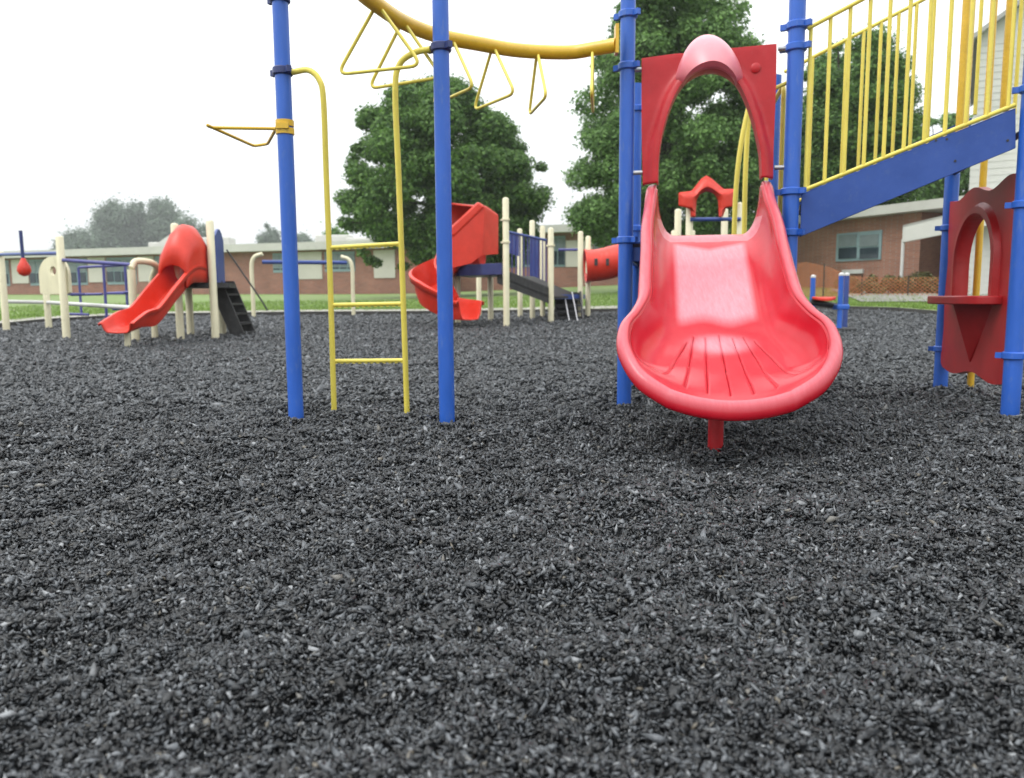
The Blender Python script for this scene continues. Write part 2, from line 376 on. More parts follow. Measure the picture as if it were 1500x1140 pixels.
def slide_mesh():
    NI, NJ = 210, 250; P = np.zeros((NI, NJ, 3))
    for i in range(NI):
        sr, hw, zr, sc, zb, bw = cr(11*i/(NI-1))
        w = np.linspace(-1, 1, NJ); a = np.abs(w); q = np.clip((a-.5)/.5, 0, 1)
        k = 2.3
        ang = q*PI/2
        cx = np.sin(ang)**.9; cz = (1-np.cos(ang))**1.0
        mixs = min(1, max(0, (sr-.75)/.4)); cx = cx*(1-mixs)+np.sin(ang)*mixs
        x = np.sign(w)*np.where(a < .5, bw*a/.5, bw+(hw-bw)*cx); me_ = min(1, max(0, (sr-1.26)/.19)); me_ = me_*me_*(3-2*me_)
        z = zb+(zr-zb)*(np.where(a < .5, 0, cz)*(1-me_)+a**2*me_); x = x*(1-me_)+w*hw*me_
        s = sc+(sr-sc)*a**2
        P[i, :, 0] = x; P[i, :, 1] = s; P[i, :, 2] = z
    for x0, s0, x1, s1 in GRV:
        d = np.array([x1-x0, s1-s0]); ln = np.hypot(*d); d /= ln
        rx = P[:, :, 0]-x0; rs = P[:, :, 1]-s0; u = rx*d[0]+rs*d[1]; v = np.abs(rx*d[1]-rs*d[0])
        g = np.exp(-(v/.0042)**2)*(u > 0)*(u < ln); P[:, :, 2] -= .008*g
    verts = P.reshape(-1, 3).tolist(); idx = lambda i, j: i*NJ+j
    faces = [(idx(i, j), idx(i, j+1), idx(i+1, j+1), idx(i+1, j)) for i in range(NI-1) for j in range(NJ-1)]
    bd = [idx(i, 0) for i in range(NI)]+[idx(NI-1, j) for j in range(1, NJ)]+[idx(i, NJ-1) for i in range(NI-2, -1, -1)]
    B = np.array([verts[k] for k in bd]); nb = len(bd)
    Tn = np.zeros_like(B)
    for k in range(nb):
        a = B[max(0, k-10)]; b = B[min(nb-1, k+10)]; Tn[k] = b-a
    nx = -Tn[:, 1]*-1; nrm = np.stack([-Tn[:, 1], Tn[:, 0], np.zeros(nb)], 1)
    nrm /= np.linalg.norm(nrm[:, :2], axis=1, keepdims=True)+1e-9
    if nrm[5, 0] > 0: nrm = -nrm
    # smooth the normals round the corner
    for _ in range(30): nrm[1:-1] = (nrm[:-2]+nrm[1:-1]+nrm[2:])/3
    nrm /= np.linalg.norm(nrm, axis=1, keepdims=True)+1e-9
    prev = bd
    prof = [(.006, .009), (.018, .016), (.034, .018), (.050, .014), (.064, .004), (.075, -.012), (.080, -.030), (.078, -.048), (.070, -.060), (.060, -.062)]
    for o, dz in prof:
        cur = []
        for k in range(nb):
            ff = .62+.16*(1-min(1, max(0, (B[k][1]-1.15)/.25))); p = B[k]+nrm[k]*o*ff; cur.append(len(verts)); verts.append([p[0], p[1], p[2]+dz])
        faces += [(prev[k], cur[k], cur[k+1], prev[k+1]) for k in range(nb-1)]
        prev = cur
    return verts, faces
vs, fs = slide_mesh()
m = MB(); m.add([L(v[0]+.052*min(1, max(0, (v[1]-.1)/1.3))+.008, v[1], v[2]) for v in vs], fs)
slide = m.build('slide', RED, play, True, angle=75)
def sky_sheen(v):  # mask of the painted sky reflection on bed, exit and entry
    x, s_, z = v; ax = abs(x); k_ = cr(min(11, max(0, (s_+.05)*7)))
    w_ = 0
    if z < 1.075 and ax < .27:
        e = min(1, max(0, (.205-ax)/.035+.5))*min(1, max(0, (s_-.15-.05*(1-ax/.2))/.04))*min(1, max(0, (.84+.02*math.sin(x*23)-s_)/.10)); w_ = .8*e  # notched upper edge imitates the hood mirrored in the bed
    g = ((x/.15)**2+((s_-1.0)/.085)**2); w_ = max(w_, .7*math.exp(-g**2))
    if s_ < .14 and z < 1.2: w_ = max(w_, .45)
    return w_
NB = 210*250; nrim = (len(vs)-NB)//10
wv_ = [sky_sheen(v) for v in vs[:NB]]+[(.08, .2, .32, .38, .34, .2, .06, 0, 0, 0)[min(9, k//max(1, nrim))] for k in range(len(vs)-NB)]  # rim rows also get pink painted in as reflected sky
atr = slide.data.attributes.new('sky_sheen', 'FLOAT', 'POINT'); atr.data.foreach_set('value', wv_)
so = slide.modifiers.new('shell', 'SOLIDIFY'); so.thickness = .012; so.offset = 0
# support foot
MB().tube([L(.02, 1.20, -.05), L(.02, 1.20, .335)], .0375, 20).build('support_post', RED2, slide)
MB().box(L(.02, 1.20, .325), (.16, .10, .012), (tv, fv, V(0, 0, 1))).build('bracket', STEEL, slide, False)

# --- hood over slide entrance
def PX(px, py): # pixel on plane C-D -> (t,z)
    p = onplane(px, py, mid, mid+tv); return ((p-mid).dot(tv), p.z)
inner = [(963, 270), (964, 235), (968, 205), (975, 177), (985, 149), (999, 125), (1018, 110), (1041, 104), (1062, 109), (1080, 124), (1093, 149), (1103, 178), (1110, 207), (1114, 232), (1115, 262)]
outer = [(943, 272), (942, 235), (941, 190), (941, 140), (941, 88), (985, 82), (1012, 80), (1041, 77), (1066, 74), (1085, 72), (1136, 67), (1135, 130), (1133, 180), (1131, 225), (1130, 263)]
def resamp(pts, n):
    pts = np.array(pts, float)
    d = np.r_[0, np.cumsum(np.hypot(*np.diff(pts, axis=0).T))]; u = np.linspace(0, d[-1], n)
    return np.stack([np.interp(u, d, pts[:, 0]), np.interp(u, d, pts[:, 1])], 1)
def interp_seq(pts, u):
    i = min(int(u), len(pts)-2); t = u-i; return (pts[i][0]*(1-t)+pts[i+1][0]*t, pts[i][1]*(1-t)+pts[i+1][1]*t)
it = [PX(*p) for p in inner]; ot = [PX(*p) for p in outer]
NS = 113; rows = []
K = 15
for a in range(NS):
    u = 14*a/(NS-1)
    # smooth the inner arch with catmull
    i = min(int(u), 13); t = u-i
    p = [np.array(it[min(max(i+k, 0), 14)]) for k in (-1, 0, 1, 2)]
    ip = .5*(2*p[1]+(-p[0]+p[2])*t+(2*p[0]-5*p[1]+4*p[2]-p[3])*t*t+(-p[0]+3*p[1]-3*p[2]+p[3])*t**3)
    if 5 <= u <= 9:
        p = [np.array(ot[min(max(i+k, 0), 14)]) for k in (-1, 0, 1, 2)]
        op = .5*(2*p[1]+(-p[0]+p[2])*t+(2*p[0]-5*p[1]+4*p[2]-p[3])*t*t+(-p[0]+3*p[1]-3*p[2]+p[3])*t**3)
    else: op = np.array(interp_seq(ot, u))
    dome = 0
    row = []
    for k in range(K):
        q = k/(K-1); pt = ip*(1-q)+op*q; d = np.linalg.norm(op-ip)*q
        band = .05*math.exp(-(d/.055)**2.6)+.0; dome = 0
        fwd = band*(1-dome)+dome*(.17*(1-q)**.8+.0)+.02
        row.append((pt[0], fwd, pt[1]))
    rows.append([(ip[0], -.05, ip[1])]+[(ip[0], (.02+.035*(1-dome)+.17*dome)*c-.05*(1-c), ip[1]) for c in (.35, .7)]+row+[(op[0], -.03, op[1])])
m = MB(); KK = len(rows[0])
m.add([L(*p) for r in rows for p in r], [(a*KK+k, (a+1)*KK+k, (a+1)*KK+k+1, a*KK+k+1) for a in range(NS-1) for k in range(KK-1)])
hood = m.build('slide_hood', RED2, play, True, angle=38)
so = hood.modifiers.new('shell', 'SOLIDIFY'); so.thickness = .012; so.offset = 0
bk = [PX(1037-41*math.cos(a), 116-63*math.sin(a)) for a in np.linspace(0, PI, 41)]
def arch_pt(u):
    i = min(int(u), 13); t = u-i
    p = [np.array(it[min(max(i+k, 0), 14)]) for k in (-1, 0, 1, 2)]
    return .5*(2*p[1]+(-p[0]+p[2])*t+(2*p[0]-5*p[1]+4*p[2]-p[3])*t*t+(-p[0]+3*p[1]-3*p[2]+p[3])*t**3)
cb0 = np.array(PX(1037, 116)); vv = []; NQ = 13
for k in range(41):
    f = k/40; fr0 = arch_pt(5.0+4.0*f); b0 = np.array(bk[k]); out = (b0-cb0)/np.linalg.norm(b0-cb0)
    prot = .175*(math.sin(PI*min(max(f, .0), 1)))**.55
    for q_ in range(NQ):
        q = q_/(NQ-3)
        if q <= 1: p = b0*(1-q)+fr0*q+out*.030*math.sin(PI*q); vv.append(L(p[0], .012+(prot+.03)*q**.85, p[1]))
        else: e = (q_-(NQ-3)); vv.append(L(fr0[0]*(1-.02*e), .012+(prot+.03)-.03*e, fr0[1]-.012*e*math.sin(PI*f)))
vm = MB().add(vv, [(k*NQ+j, (k+1)*NQ+j, (k+1)*NQ+j+1, k*NQ+j+1) for k in range(40) for j in range(NQ-1)])
vis = vm.build('visor', VISR, hood, True, angle=50); q = vis.modifiers.new('shell', 'SOLIDIFY'); q.thickness = .012; q.offset = 0
for t, z in ((.27, 2.09),): MB().tube([L(t, .018, z), L(t, .032, z), L(t, .038, z)], [.03, .03, .02], 18).build('bolt_boss', RED2, hood)
for sg, z in ((-1, 1.5), (-1, 2.13), (1, 1.5), (1, 2.2)): MB().tube([L(sg*.40, -.0, z), L(sg*.475, -.0, z)], .014, 10).build('clamp', STEEL, hood)

# --- barrier pipes behind the hood, entry arches
def pipe(pts, r, mat, name, parent, rad=.06, n=12):
    return MB().tube(round_poly(pts, rad, 6, False), r, n).build(name, mat, parent)
rl = pipe([L(.452, -.10, 1.1), L(.452, -.10, 2.02), L(.452, -.9, 2.02), L(.452, -.9, 1.1)], .014, YEL, 'barrier_rail', play, .08)
MB().tube([at(1134, 130, 4.98), at(1160, 118, 4.98)], .012, 10).build('bar', YEL, rl)
Yh = PC.y+1.15
for pl in (((1075, 352), (1078, 280), (1084, 222), (1095, 165), (1108, 125), (1125, 110), (1140, 118)), ((1090, 352), (1091, 290), (1093, 230), (1096, 185), (1101, 150), (1115, 128), (1135, 126))):
    MB().tube(smooth_path([at(x, y, Yh+(.0 if pl[0][0] == 1075 else .12)) for x, y in pl], 6), .02, 12).build('entry_handrail', YEL, play)

# --- ramp between D and E
ux = (PE-PD); ux.z = 0; rl_len = ux.length; ux.normalize(); un = V(-ux.y, ux.x, 0)   # along ramp, away from camera
def RP(px, py): p = onplane(px, py, PD, PE); return p
tl, tr_, br_, bl = RP(1174, 284), RP(1488, 158), RP(1488, 217), RP(1172, 347)
tl2, tr2 = RP(1174, 280), RP(1488, 153)
m = MB().prism([tl, tr_, br_, bl], un*.006)
m.prism([tl, tr_, tr_-V(0, 0, .012), tl-V(0, 0, .012)], un*.05)
beam = None
fl = [bl, br_, br_+V(0, 0, .012), bl+V(0, 0, .012)]
m.prism([p+un*.0062 for p in fl], un*.05)
ramp = m.build('ramp_beam', BEAMB, play, False, .003)
for px, py in ((1371, 206), (1387, 204), (1399, 236), (1476, 206)):
    p = RP(px, py); MB().tube([p-un*.004, p+un*.002], .007, 10).build('bolt_hole', BLACK, ramp)
WB = .80
lo1, lo2 = bl+un*.05+V(0, 0, .17), br_+un*.05+V(0, 0, .19)
m = MB().prism([lo1, lo2, lo2+un*(WB-.06), lo1+un*(WB-.06)], V(0, 0, .03)); m.build('ramp_tread', BLACK, play, False)
far1, far2 = bl+un*WB+V(0, 0, .17), br_+un*WB+V(0, 0, .19)
MB().prism([far1, far2, far2+V(0, 0, .15), far1+V(0, 0, .15)], un*.02).build('ramp_beam', BEAMB, play, False)
# near railing
def line_at(p, q, f): return p+(q-p)*f
def railing(off, topA, topB, nb, rb, f0, f1, skew):
    a0 = tl2+un*off; b0 = tr2+un*off
    r = MB().tube([a0, b0], .0125, 12).build('railing', YEL, play)
    MB().tube([topA, topB], .0125, 12).build('top_rail', YEL, r)
    for k in range(nb):
        f = f0+(f1-f0)*k/(nb-1); p = line_at(a0, b0, f)
        # top point on the top rail, directly above p
        g = ((p-topA).dot(ux))/((topB-topA).dot(ux)); q = topA+(topB-topA)*g; q = V(p.x, p.y, q.z)
        MB().tube([p, q], rb, 12).build('baluster', YEL, r)
tA, tB = RP(1183, 42), RP(1262, 0)
sl = (tB-tA)/((tB-tA).dot(ux)); tB = tA+sl*(rl_len-.08)
railing(.012, tA, tB, 11, .0115, .02, .97, 0)
P2, Q2 = PD+un*WB, PE+un*WB
uA, uB = onplane(1183, 88, P2, Q2), onplane(1350, 1, P2, Q2)
sl = (uB-uA)/((uB-uA).dot(ux)); uA2 = uA-sl*.15; uB = uA+sl*(rl_len-.1)
railing(WB, uA2, uB, 11, .0115, .03, .97, 0)
# two thick uprights and the sliding pole
for px, yy in ((1406, 5.25), (1413, 5.35)):
    p = at(px, 180, yy); MB().tube([V(p.x, p.y, 1.72), V(p.x, p.y, 3.0)], .024, 14).build('upright', GOLD, play)
PY = gz(at(1421, 572, 5.80))
MB().tube([PY-V(0, 0, .1), V(PY.x, PY.y, 3.2)], .024, 18).build('sliding_pole', GOLD, play)
p = at(1478, 60, 5.5); MB().tube([V(p.x, p.y, 1.95), V(p.x, p.y, 3.0)], .03, 14).build('upright', GOLD, play)
for px in (1431, 1489):
    p = at(px, 120, 5.6); MB().tube([V(p.x, p.y, 1.95), V(p.x, p.y, 3.0)], .0125, 12).build('upright', YEL, play)
MB().tube([PE+V(0, 0, 1.66), PF+V(0, 0, 1.60)], .02, 12).build('cross_bar', NAVY, play)

# --- red counter panel between E and F
ue = (PF-PE); ue.z = 0; LE = ue.length; ue.normalize(); ne = V(ue.y, -ue.x, 0)
if ne.x > 0: ne = -ne                                                               # faces the slide side
def EP(u, z, o=0): return V(PE.x, PE.y, 0)+ue*u+ne*o+V(0, 0, z)
def panel_outline():
    pts = []; n = 22
    for k in range(n+1):
        u = .055+(LE-.11)*k/n; pts.append((u, 1.40+.028*math.sin(k/n*2*PI*1.9+.6)-.02*abs(k/n-.5)*0))
    pts += [(LE-.055, 1.2), (LE-.085, .95), (LE-.055, .7), (LE-.075, .45), (LE-.045, .27)]
    for k in range(n+1):
        u = LE-.055-(LE-.11)*k/n; pts.append((u, .185+.022*math.sin(k/n*2*PI*1.6+2.6)))
    pts += [(.05, .5), (.08, .8), (.05, 1.1)]
    return pts
po = panel_outline()
arch = [(.30, .70)]+[(.625-.325*math.cos(a), .93+.31*math.sin(a)) for a in np.linspace(0, PI, 21)]+[(.95, .70)]
def polar(pts, c, n):
    out = []
    for k in range(n):
        a = 2*PI*k/n; d = (math.cos(a), math.sin(a)); best = 0
        for i in range(len(pts)):
            p, q = pts[i], pts[(i+1) % len(pts)]
            ex, ey = q[0]-p[0], q[1]-p[1]; den = d[0]*ey-d[1]*ex
            if abs(den) < 1e-9: continue
            t = ((p[0]-c[0])*ey-(p[1]-c[1])*ex)/den; s_ = ((p[0]-c[0])*d[1]-(p[1]-c[1])*d[0])/den
            if t > 0 and -1e-6 <= s_ <= 1+1e-6: best = max(best, t)
        out.append((c[0]+d[0]*best, c[1]+d[1]*best))
    return out
cc = (.625, .93); NP_ = 144
io, oo = polar(arch, cc, NP_), polar(po, cc, NP_)
m = MB(); rowsP = []
for k in range(NP_):
    a, b = io[k], oo[k]; ln = math.hypot(b[0]-a[0], b[1]-a[1])
    r = [(a[0], a[1], -.04), (a[0], a[1], .045), (a[0]+(b[0]-a[0])*min(.45, .012/ln), a[1]+(b[1]-a[1])*min(.45, .012/ln), .055)]
    for dd_ in (.05, .062, .075): q = min(.6, dd_/ln); r.append((a[0]+(b[0]-a[0])*q, a[1]+(b[1]-a[1])*q, {.05: .052, .062: .03, .075: .018}[dd_]))
    r += [(b[0], b[1], .018), (b[0], b[1], -.03)]
    rowsP.append(r)
nr = len(rowsP[0])
m.add([EP(u, z, o) for r in rowsP for (u, z, o) in r], [(k*nr+j, k*nr+j+1, ((k+1) % NP_)*nr+j+1, ((k+1) % NP_)*nr+j) for k in range(NP_) for j in range(nr-1)])
pan = m.build('counter_panel', PANR, play, True, angle=35)
so = pan.modifiers.new('shell', 'SOLIDIFY'); so.thickness = .01; so.offset = 0
sh = [EP(.16, .655, .02)]+[EP(.625-.47*math.cos(a), .655, .02+.24*math.sin(a)**.6) for a in np.linspace(.05, PI-.05, 18)]+[EP(1.09, .655, .02)]
MB().prism(sh, V(0, 0, .055)).build('shelf', PANR, pan, True, .008, 30)
gs = MB(); gs.add([EP(.30, .655, .02), EP(.95, .655, .02), EP(.625, .27, .02), EP(.625, .655, .15), EP(.625, .27, .03)], [(0, 2, 4, 3), (2, 1, 3, 4), (0, 3, 1)])
gs.build('shelf_brace', PANR, pan, False)

# --- ladder between A and B
zL, zR = zat(430, 104, PA), zat(628, 71, PB)
ab = (PB-PA); ab.z = 0; abn = V(-ab.y, ab.x, 0).normalized(); abu = ab.normalized()
def LP(px, py, off): p = onplane(px, py, PA+abn*off, PB+abn*off); return p
lad = None
def rail_path(x0, x1, x2, xb, yt, yb, P):
    a = V(P.x, P.y, 0)
    return [LP(x0, yt, .0), LP(x1, yt-1, .0), LP(x2, yt+38, .02), LP((x2*.5+xb*.5), (yt+yb)/2, .10), LP(xb, yb, .17)]
la = [LP(428, 106, 0), LP(452, 103, 0), LP(468, 118, 0), LP(474, 150, .01), LP(478, 260, .06), LP(484, 420, .12), LP(490, 622, .2)]
lb = [LP(630, 72, 0), LP(606, 78, 0), LP(585, 95, 0), LP(579, 135, .01), LP(584, 260, .06), LP(590, 420, .12), LP(597, 628, .2)]
ladder = MB().tube(smooth_path(la, 6), .0165, 16).build('ladder', YEL, play)
ladder.name = 'ladder'
MB().tube(smooth_path(lb, 6), .0165, 16).build('rail', YEL, ladder)
for xa, ya, xb_, yb_, off in ((481, 363, 587, 357, .10), (485, 447, 590, 445, .135), (488, 529, 594, 528, .17)):
    a, b = LP(xa, ya, off), LP(xb_, yb_, off)
    m = MB().tube([a, b], .0125, 12)
    for k in range(12):
        q = a+(b-a)*((k+.5)/12); m.box(q-V(0, 0, .011), ((b-a).length/26, .012, .01), (abu, abn, V(0, 0, 1)))
    m.build('rung', YEL, ladder, True)
# --- arched overhead beam with hanging loops
ZB = 2.25
bp_ = [G(x, y, ZB) for x, y in ((524, -16), (548, 4), (590, 32), (640, 52), (700, 64), (760, 74), (830, 77), (868, 72), (903, 66))]
pb = smooth_path(bp_, 8)
beamo = MB().tube(pb, .042, 24).build('overhead_beam', GOLD, play)
MB().box(bp_[-1]+V(.0, 0, .03), (.02, .075, .17)).build('beam_bracket', GOLD, beamo)
MB().tube([V(PA.x, PA.y, 2.47), V(PB.x, PB.y, 2.47)], .022, 14).build('cross_bar', NAVY, play)
MB().tube([bp_[0]-V(0, 0, 0), V(bp_[0].x, bp_[0].y, 2.47)], .025, 14).build('beam_hanger', GOLD, beamo)
def loop(px, w=.50, h=.33, drop=0, turn=0):
    best = min(range(1, len(pb)-1), key=lambda i: abs(proj_x(pb[i])-px))
    p = pb[best]; t = (pb[best+1]-pb[best-1]); t.z = 0; t.normalize(); s = V(-t.y, t.x, 0)
    if s.x < 0: s = -s
    if px > 830: s = V(p.x+.10, p.y, 0).normalized()
    top = p-V(0, 0, .02)
    pts = [top-s*.02, p-s*w/2-V(0, 0, h), p+s*w/2-V(0, 0, h), top+s*.02]
    q = round_poly(pts, .07, 7, False)
    MB().tube(q, .0095, 10).build('loop_rung', YEL, beamo)
def proj_x(p):
    q = M3.transposed() @ (p-CAM); return 750+FPX*q.x/-q.z
for px in (552, 590, 658, 722, 786, 866): loop(px)
# --- yellow side handle on post A
zH = zat(418, 187, PA)
m = MB()
for dz in (-.022, .022): m.tube([V(PA.x, PA.y, zH+dz-.017), V(PA.x, PA.y, zH+dz+.017)], R0*1.16, 22)
m.box(V(PA.x, PA.y, zH)+fv*0+V(0, -R0*1.15, 0), (.07, .02, .03))
hb = m.build('handle_clamp', GOLD, play)
a0 = V(PA.x-.04, PA.y+.03, zH); a1 = V(PA.x-.03, PA.y-.05, zH-.005)
tip = G(306, 185, zH); c1 = G(372, 214, zH)
q = round_poly([a0, tip+V(-.0, .04, 0), tip+V(0, -.04, 0), c1, G(392, 211, zH), a1], .035, 6, False)
MB().tube(q, .0095, 10).build('handle_loop', GOLD, hb)

# ================================================================== FAR EQUIPMENT
RF = .06
def chute(path, hw, wall, mat, name, parent, th=.012, flare=None):
    P = smooth_path(path, 8); n = len(P); m = MB(); K_ = 13; vs = []
    for i, p in enumerate(P):
        t = (P[min(i+1, n-1)]-P[max(i-1, 0)]).normalized(); lat = V(t.y, -t.x, 0).normalized(); u_ = lat.cross(t).normalized()
        if u_.z < 0: u_ = -u_
        f = i/(n-1); w_ = hw(f); h_ = wall(f)
        for x, z in ((-1.22, .8), (-1.22, 1), (-1.05, 1.03), (-.98, .8), (-.9, .35), (-.7, .04), (0, 0), (.7, .04), (.9, .35), (.98, .8), (1.05, 1.03), (1.22, 1), (1.22, .8)):
            vs.append(p+lat*(x*w_)+u_*(z*h_))
    m.add(vs, [(i*K_+k, i*K_+k+1, (i+1)*K_+k+1, (i+1)*K_+k) for i in range(n-1) for k in range(K_-1)])
    o = m.build(name, mat, parent, True, angle=50)
    s_ = o.modifiers.new('shell', 'SOLIDIFY'); s_.thickness = .02; s_.offset = 0
    return o
def gpost(root, x, y, ytop, mat=CREAM, r=RF, lean=0, collars=(), cap=True, Y=None):
    b = gz(G(x, y)) if Y is None else gz(at(x, y, Y))
    zt = at(x, ytop, b.y).z
    return b, post(root, b, zt, r, mat, collars, cap=cap)

# ---- left structure with the hooded red slide
b1 = gz(G(265, 500)); b2 = gz(G(316, 499))
sld = thing('play_structure', b1, 'cream and blue play structure with a short hooded red slide and black steps', 'play structure')
gpost(sld, 265, 500, 330); gpost(sld, 316, 499, 325)
sv = (b2-b1); sv.z = 0; sv.normalize(); sb = V(-sv.y, sv.x, 0)
w12 = (b2-b1).length
b3, b4 = gz(b1+sb*1.05), gz(b2+sb*1.05)
zdk = at(290, 414, b1.y).z
post(sld, b3, zdk+.9, RF, CREAM, cap=True); post(sld, b4, zdk+.85, RF, CREAM, cap=True)
MB().box((b1+b4)/2*V(1, 1, 0).x if False else V((b1.x+b4.x)/2, (b1.y+b4.y)/2, zdk-.04), (w12+.5, 1.05, .08), (sv, sb, V(0, 0, 1))).build('deck', BLACK, sld, False)
ex = at(172, 488, b1.y-1.75)
c0 = V((b1.x+b2.x)/2-.06, (b1.y+b2.y)/2, 0)
d0 = V(ex.x-c0.x, ex.y-c0.y, 0); DL = d0.length; d0n = d0.normalized()
sp_ = [V(c0.x, c0.y, zdk)-d0n*.05, c0+d0n*(.12*DL)+V(0, 0, zdk-.01), c0+d0n*(.35*DL)+V(0, 0, zdk-.28), c0+d0n*(.62*DL)+V(0, 0, zdk-.62), c0+d0n*(.80*DL)+V(0, 0, ex.z+.07), c0+d0n*DL+V(0, 0, ex.z)]
ch = chute(sp_, lambda f: .20+.03*max(0, f-.8)*5*.5, lambda f: .25-.12*max(0, f-.7)/.3, RED3, 'slide', sld)
# enclosure: tall red side walls with an arched pinkish top
ln = d0n; lt = V(ln.y, -ln.x, 0)
m = MB(); vs = []; KA = 17; secs = ((-.14, 0, .76, .215), (.0, 0, .88, .215), (.16, 0, .88, .215), (.30, -.0, .78, .215), (.42, -.04, .60, .225), (.50, -.10, .36, .215))
for s_, dz, hh, ww in secs:
    base_ = c0+ln*s_+V(0, 0, zdk+dz)
    for k in range(KA):
        if k < 4: x, z = -1, k/4*.72
        elif k > KA-5: x, z = 1, (KA-1-k)/4*.72
        else: a = PI*(k-4)/(KA-9); x, z = -math.cos(a)*(.82 if 0 < k-4 < KA-9 else 1), .72+.28*math.sin(a)
        vs.append(base_+lt*(x*ww)+V(0, 0, z*hh))
m.add(vs, [(i*KA+k, i*KA+k+1, (i+1)*KA+k+1, (i+1)*KA+k) for i in range(len(secs)-1) for k in range(KA-1)])
h_ = m.build('slide_hood', RED3, sld, True, angle=60); q = h_.modifiers.new('shell', 'SOLIDIFY'); q.thickness = .04; q.offset = 0
m = MB().box(V(c0.x, c0.y, zdk+.28)-ln*.12+lt*0, (1.02, .03, .62), (sv, sb, V(0, 0, 1))) if False else None
MB().tube([V(ex.x, ex.y, terrain(ex.x, ex.y)-.05)-ln*.2, V(ex.x, ex.y, ex.z+.02)-ln*.2], .04, 12).build('support_post', CREAM, ch)
# blue side panel + black steps + thin handrails
pA = V(b2.x, b2.y, 0)+sv*.04; pB = V(b4.x, b4.y, 0)+sv*.04
pts = [pA+V(0, 0, zdk-.05), pB+V(0, 0, zdk-.05), pB+V(0, 0, zdk+.75)]+[pA+(pB-pA)*(1-k/8)+V(0, 0, zdk+.75+.14*math.sin(PI*k/8)) for k in range(1, 8)]+[pA+V(0, 0, zdk+.75)]
MB().prism(pts, sv*.04).build('side_panel', FBLUE, sld, True, .01)
st_top = V((b3.x+b4.x)/2, (b3.y+b4.y)/2, 0)
sB = gz(G(345, 487)); sT = at(303, 412, b4.y)
sd = V(sB.x-b4.x, 0, 0)
yS = b2.y+.45
sq = [at(302, 411, yS), at(324, 411, yS), at(357, 483, yS), at(340, 489, yS)]; sq[2].z = terrain(sq[2].x, yS)+.08; sq[3].z = terrain(sq[3].x, yS)-.02
stp = MB().prism(sq, V(0, .04, 0)).prism([p+V(0, .58, 0) for p in sq], V(0, .04, 0))
for k in range(6):
    q = sq[0]*(1-(k+.6)/6)+sq[3]*((k+.6)/6); stp.box(q+V(.13, .32, .03), (.2, .54, .035))
stp.build('steps', BLACK, sld, False)
for dy in (0, .6):
    MB().tube(round_poly([at(332, 366, yS+dy), at(383, 440, yS+dy), at(392, 455, yS+dy)], .1, 6, False), .014, 8).build('handrail', BLACK, sld)

# ---- left climber with round window panel, white rail and blue bars
t8 = gz(G(14, 486))
clm = thing('play_structure', t8, 'cream post activity structure with a pale panel, long blue top bar and white rail', 'play structure')
_, p_ = gpost(clm, 10, 488, 370); bb70 = gpost(clm, 72, 484, 400); bb97 = gpost(clm, 98, 499, 348)
b203 = gpost(clm, 199, 503, 395, cap=False)
P8 = t8; P97 = bb97[0]; P70 = bb70[0]; P203 = b203[0]
MB().tube([at(-30, 374, P8.y+.2), at(88, 371, P97.y+.1)], .03, 12).build('top_bar', FBLUE, clm)
MB().tube([V(P8.x, P8.y, at(10, 442, P8.y).z), V(P70.x, P70.y, at(72, 443, P70.y).z), V(P203.x, P203.y, at(199, 451, P203.y).z)], .035, 12).build('rail', WHITE, clm)
MB().tube([V(P97.x, P97.y, at(97, 381, P97.y).z), V(P203.x, P203.y, at(190, 388, P203.y).z)], .03, 12).build('cross_bar', FPURP, clm)
# pale arched panel with round window between 70 and 97
q1, q2 = at(63, 430, 13.3), at(106, 430, 13.0); q1.z = q2.z = 0
zt_, zl_ = at(85, 376, 13.2).z, at(85, 431, 13.2).z
ww = (q2-q1).length; pu = (q2-q1).normalized(); pn = V(-pu.y, pu.x, 0)
outl = [(0, zl_), (ww, zl_), (ww, zt_-ww*.42)]+[(ww/2+ww/2*math.cos(a), zt_-ww*.42+ww*.42*math.sin(a)) for a in np.linspace(.2, PI-.2, 12)]+[(0, zt_-ww*.42)]
ccn = (ww*.5, zl_+(zt_-zl_)*.62); io = [(ccn[0]+.075*math.cos(2*PI*k/48), ccn[1]+.075*math.sin(2*PI*k/48)) for k in range(48)]; oo = polar(outl, ccn, 48)
m = MB(); m.add([q1+pu*a+V(0, 0, b) for a, b in io]+[q1+pu*a+V(0, 0, b) for a, b in oo], [(k, (k+1) % 48, 48+(k+1) % 48, 48+k) for k in range(48)])
po_ = m.build('window_panel', CREAM, clm, False); q = po_.modifiers.new('shell', 'SOLIDIFY'); q.thickness = .05
# arch loop pipe over post 203
zz = at(199, 388, P203.y).z; xs = at(224, 440, P203.y+.6)
MB().tube(smooth_path([V(P203.x, P203.y, zz-.05), V(P203.x+.05, P203.y+.1, zz+.06), V(P203.x+.22, P203.y+.35, zz), V(xs.x, xs.y, zz-.3), V(xs.x, xs.y, terrain(xs.x, xs.y)-.05)], 8), .05, 14).build('arch_pipe', CREAM, clm)
# hanging rod with red ball handle
hr = at(33, 378, 13.6)
rod = MB().tube([at(30, 338, 13.6), at(34, 384, 13.6)], .028, 12).build('spinner_rod', NAVY, clm)
cb_ = at(35, 392, 13.6)
MB().tube([cb_+V(0, 0, .16), cb_+V(0, 0, .09), cb_+V(0, 0, .02), cb_-V(0, 0, .06), cb_-V(0, 0, .12), cb_-V(0, 0, .15)], [.03, .06, .10, .11, .08, .02], 18).build('ball_seat', RED3, rod)

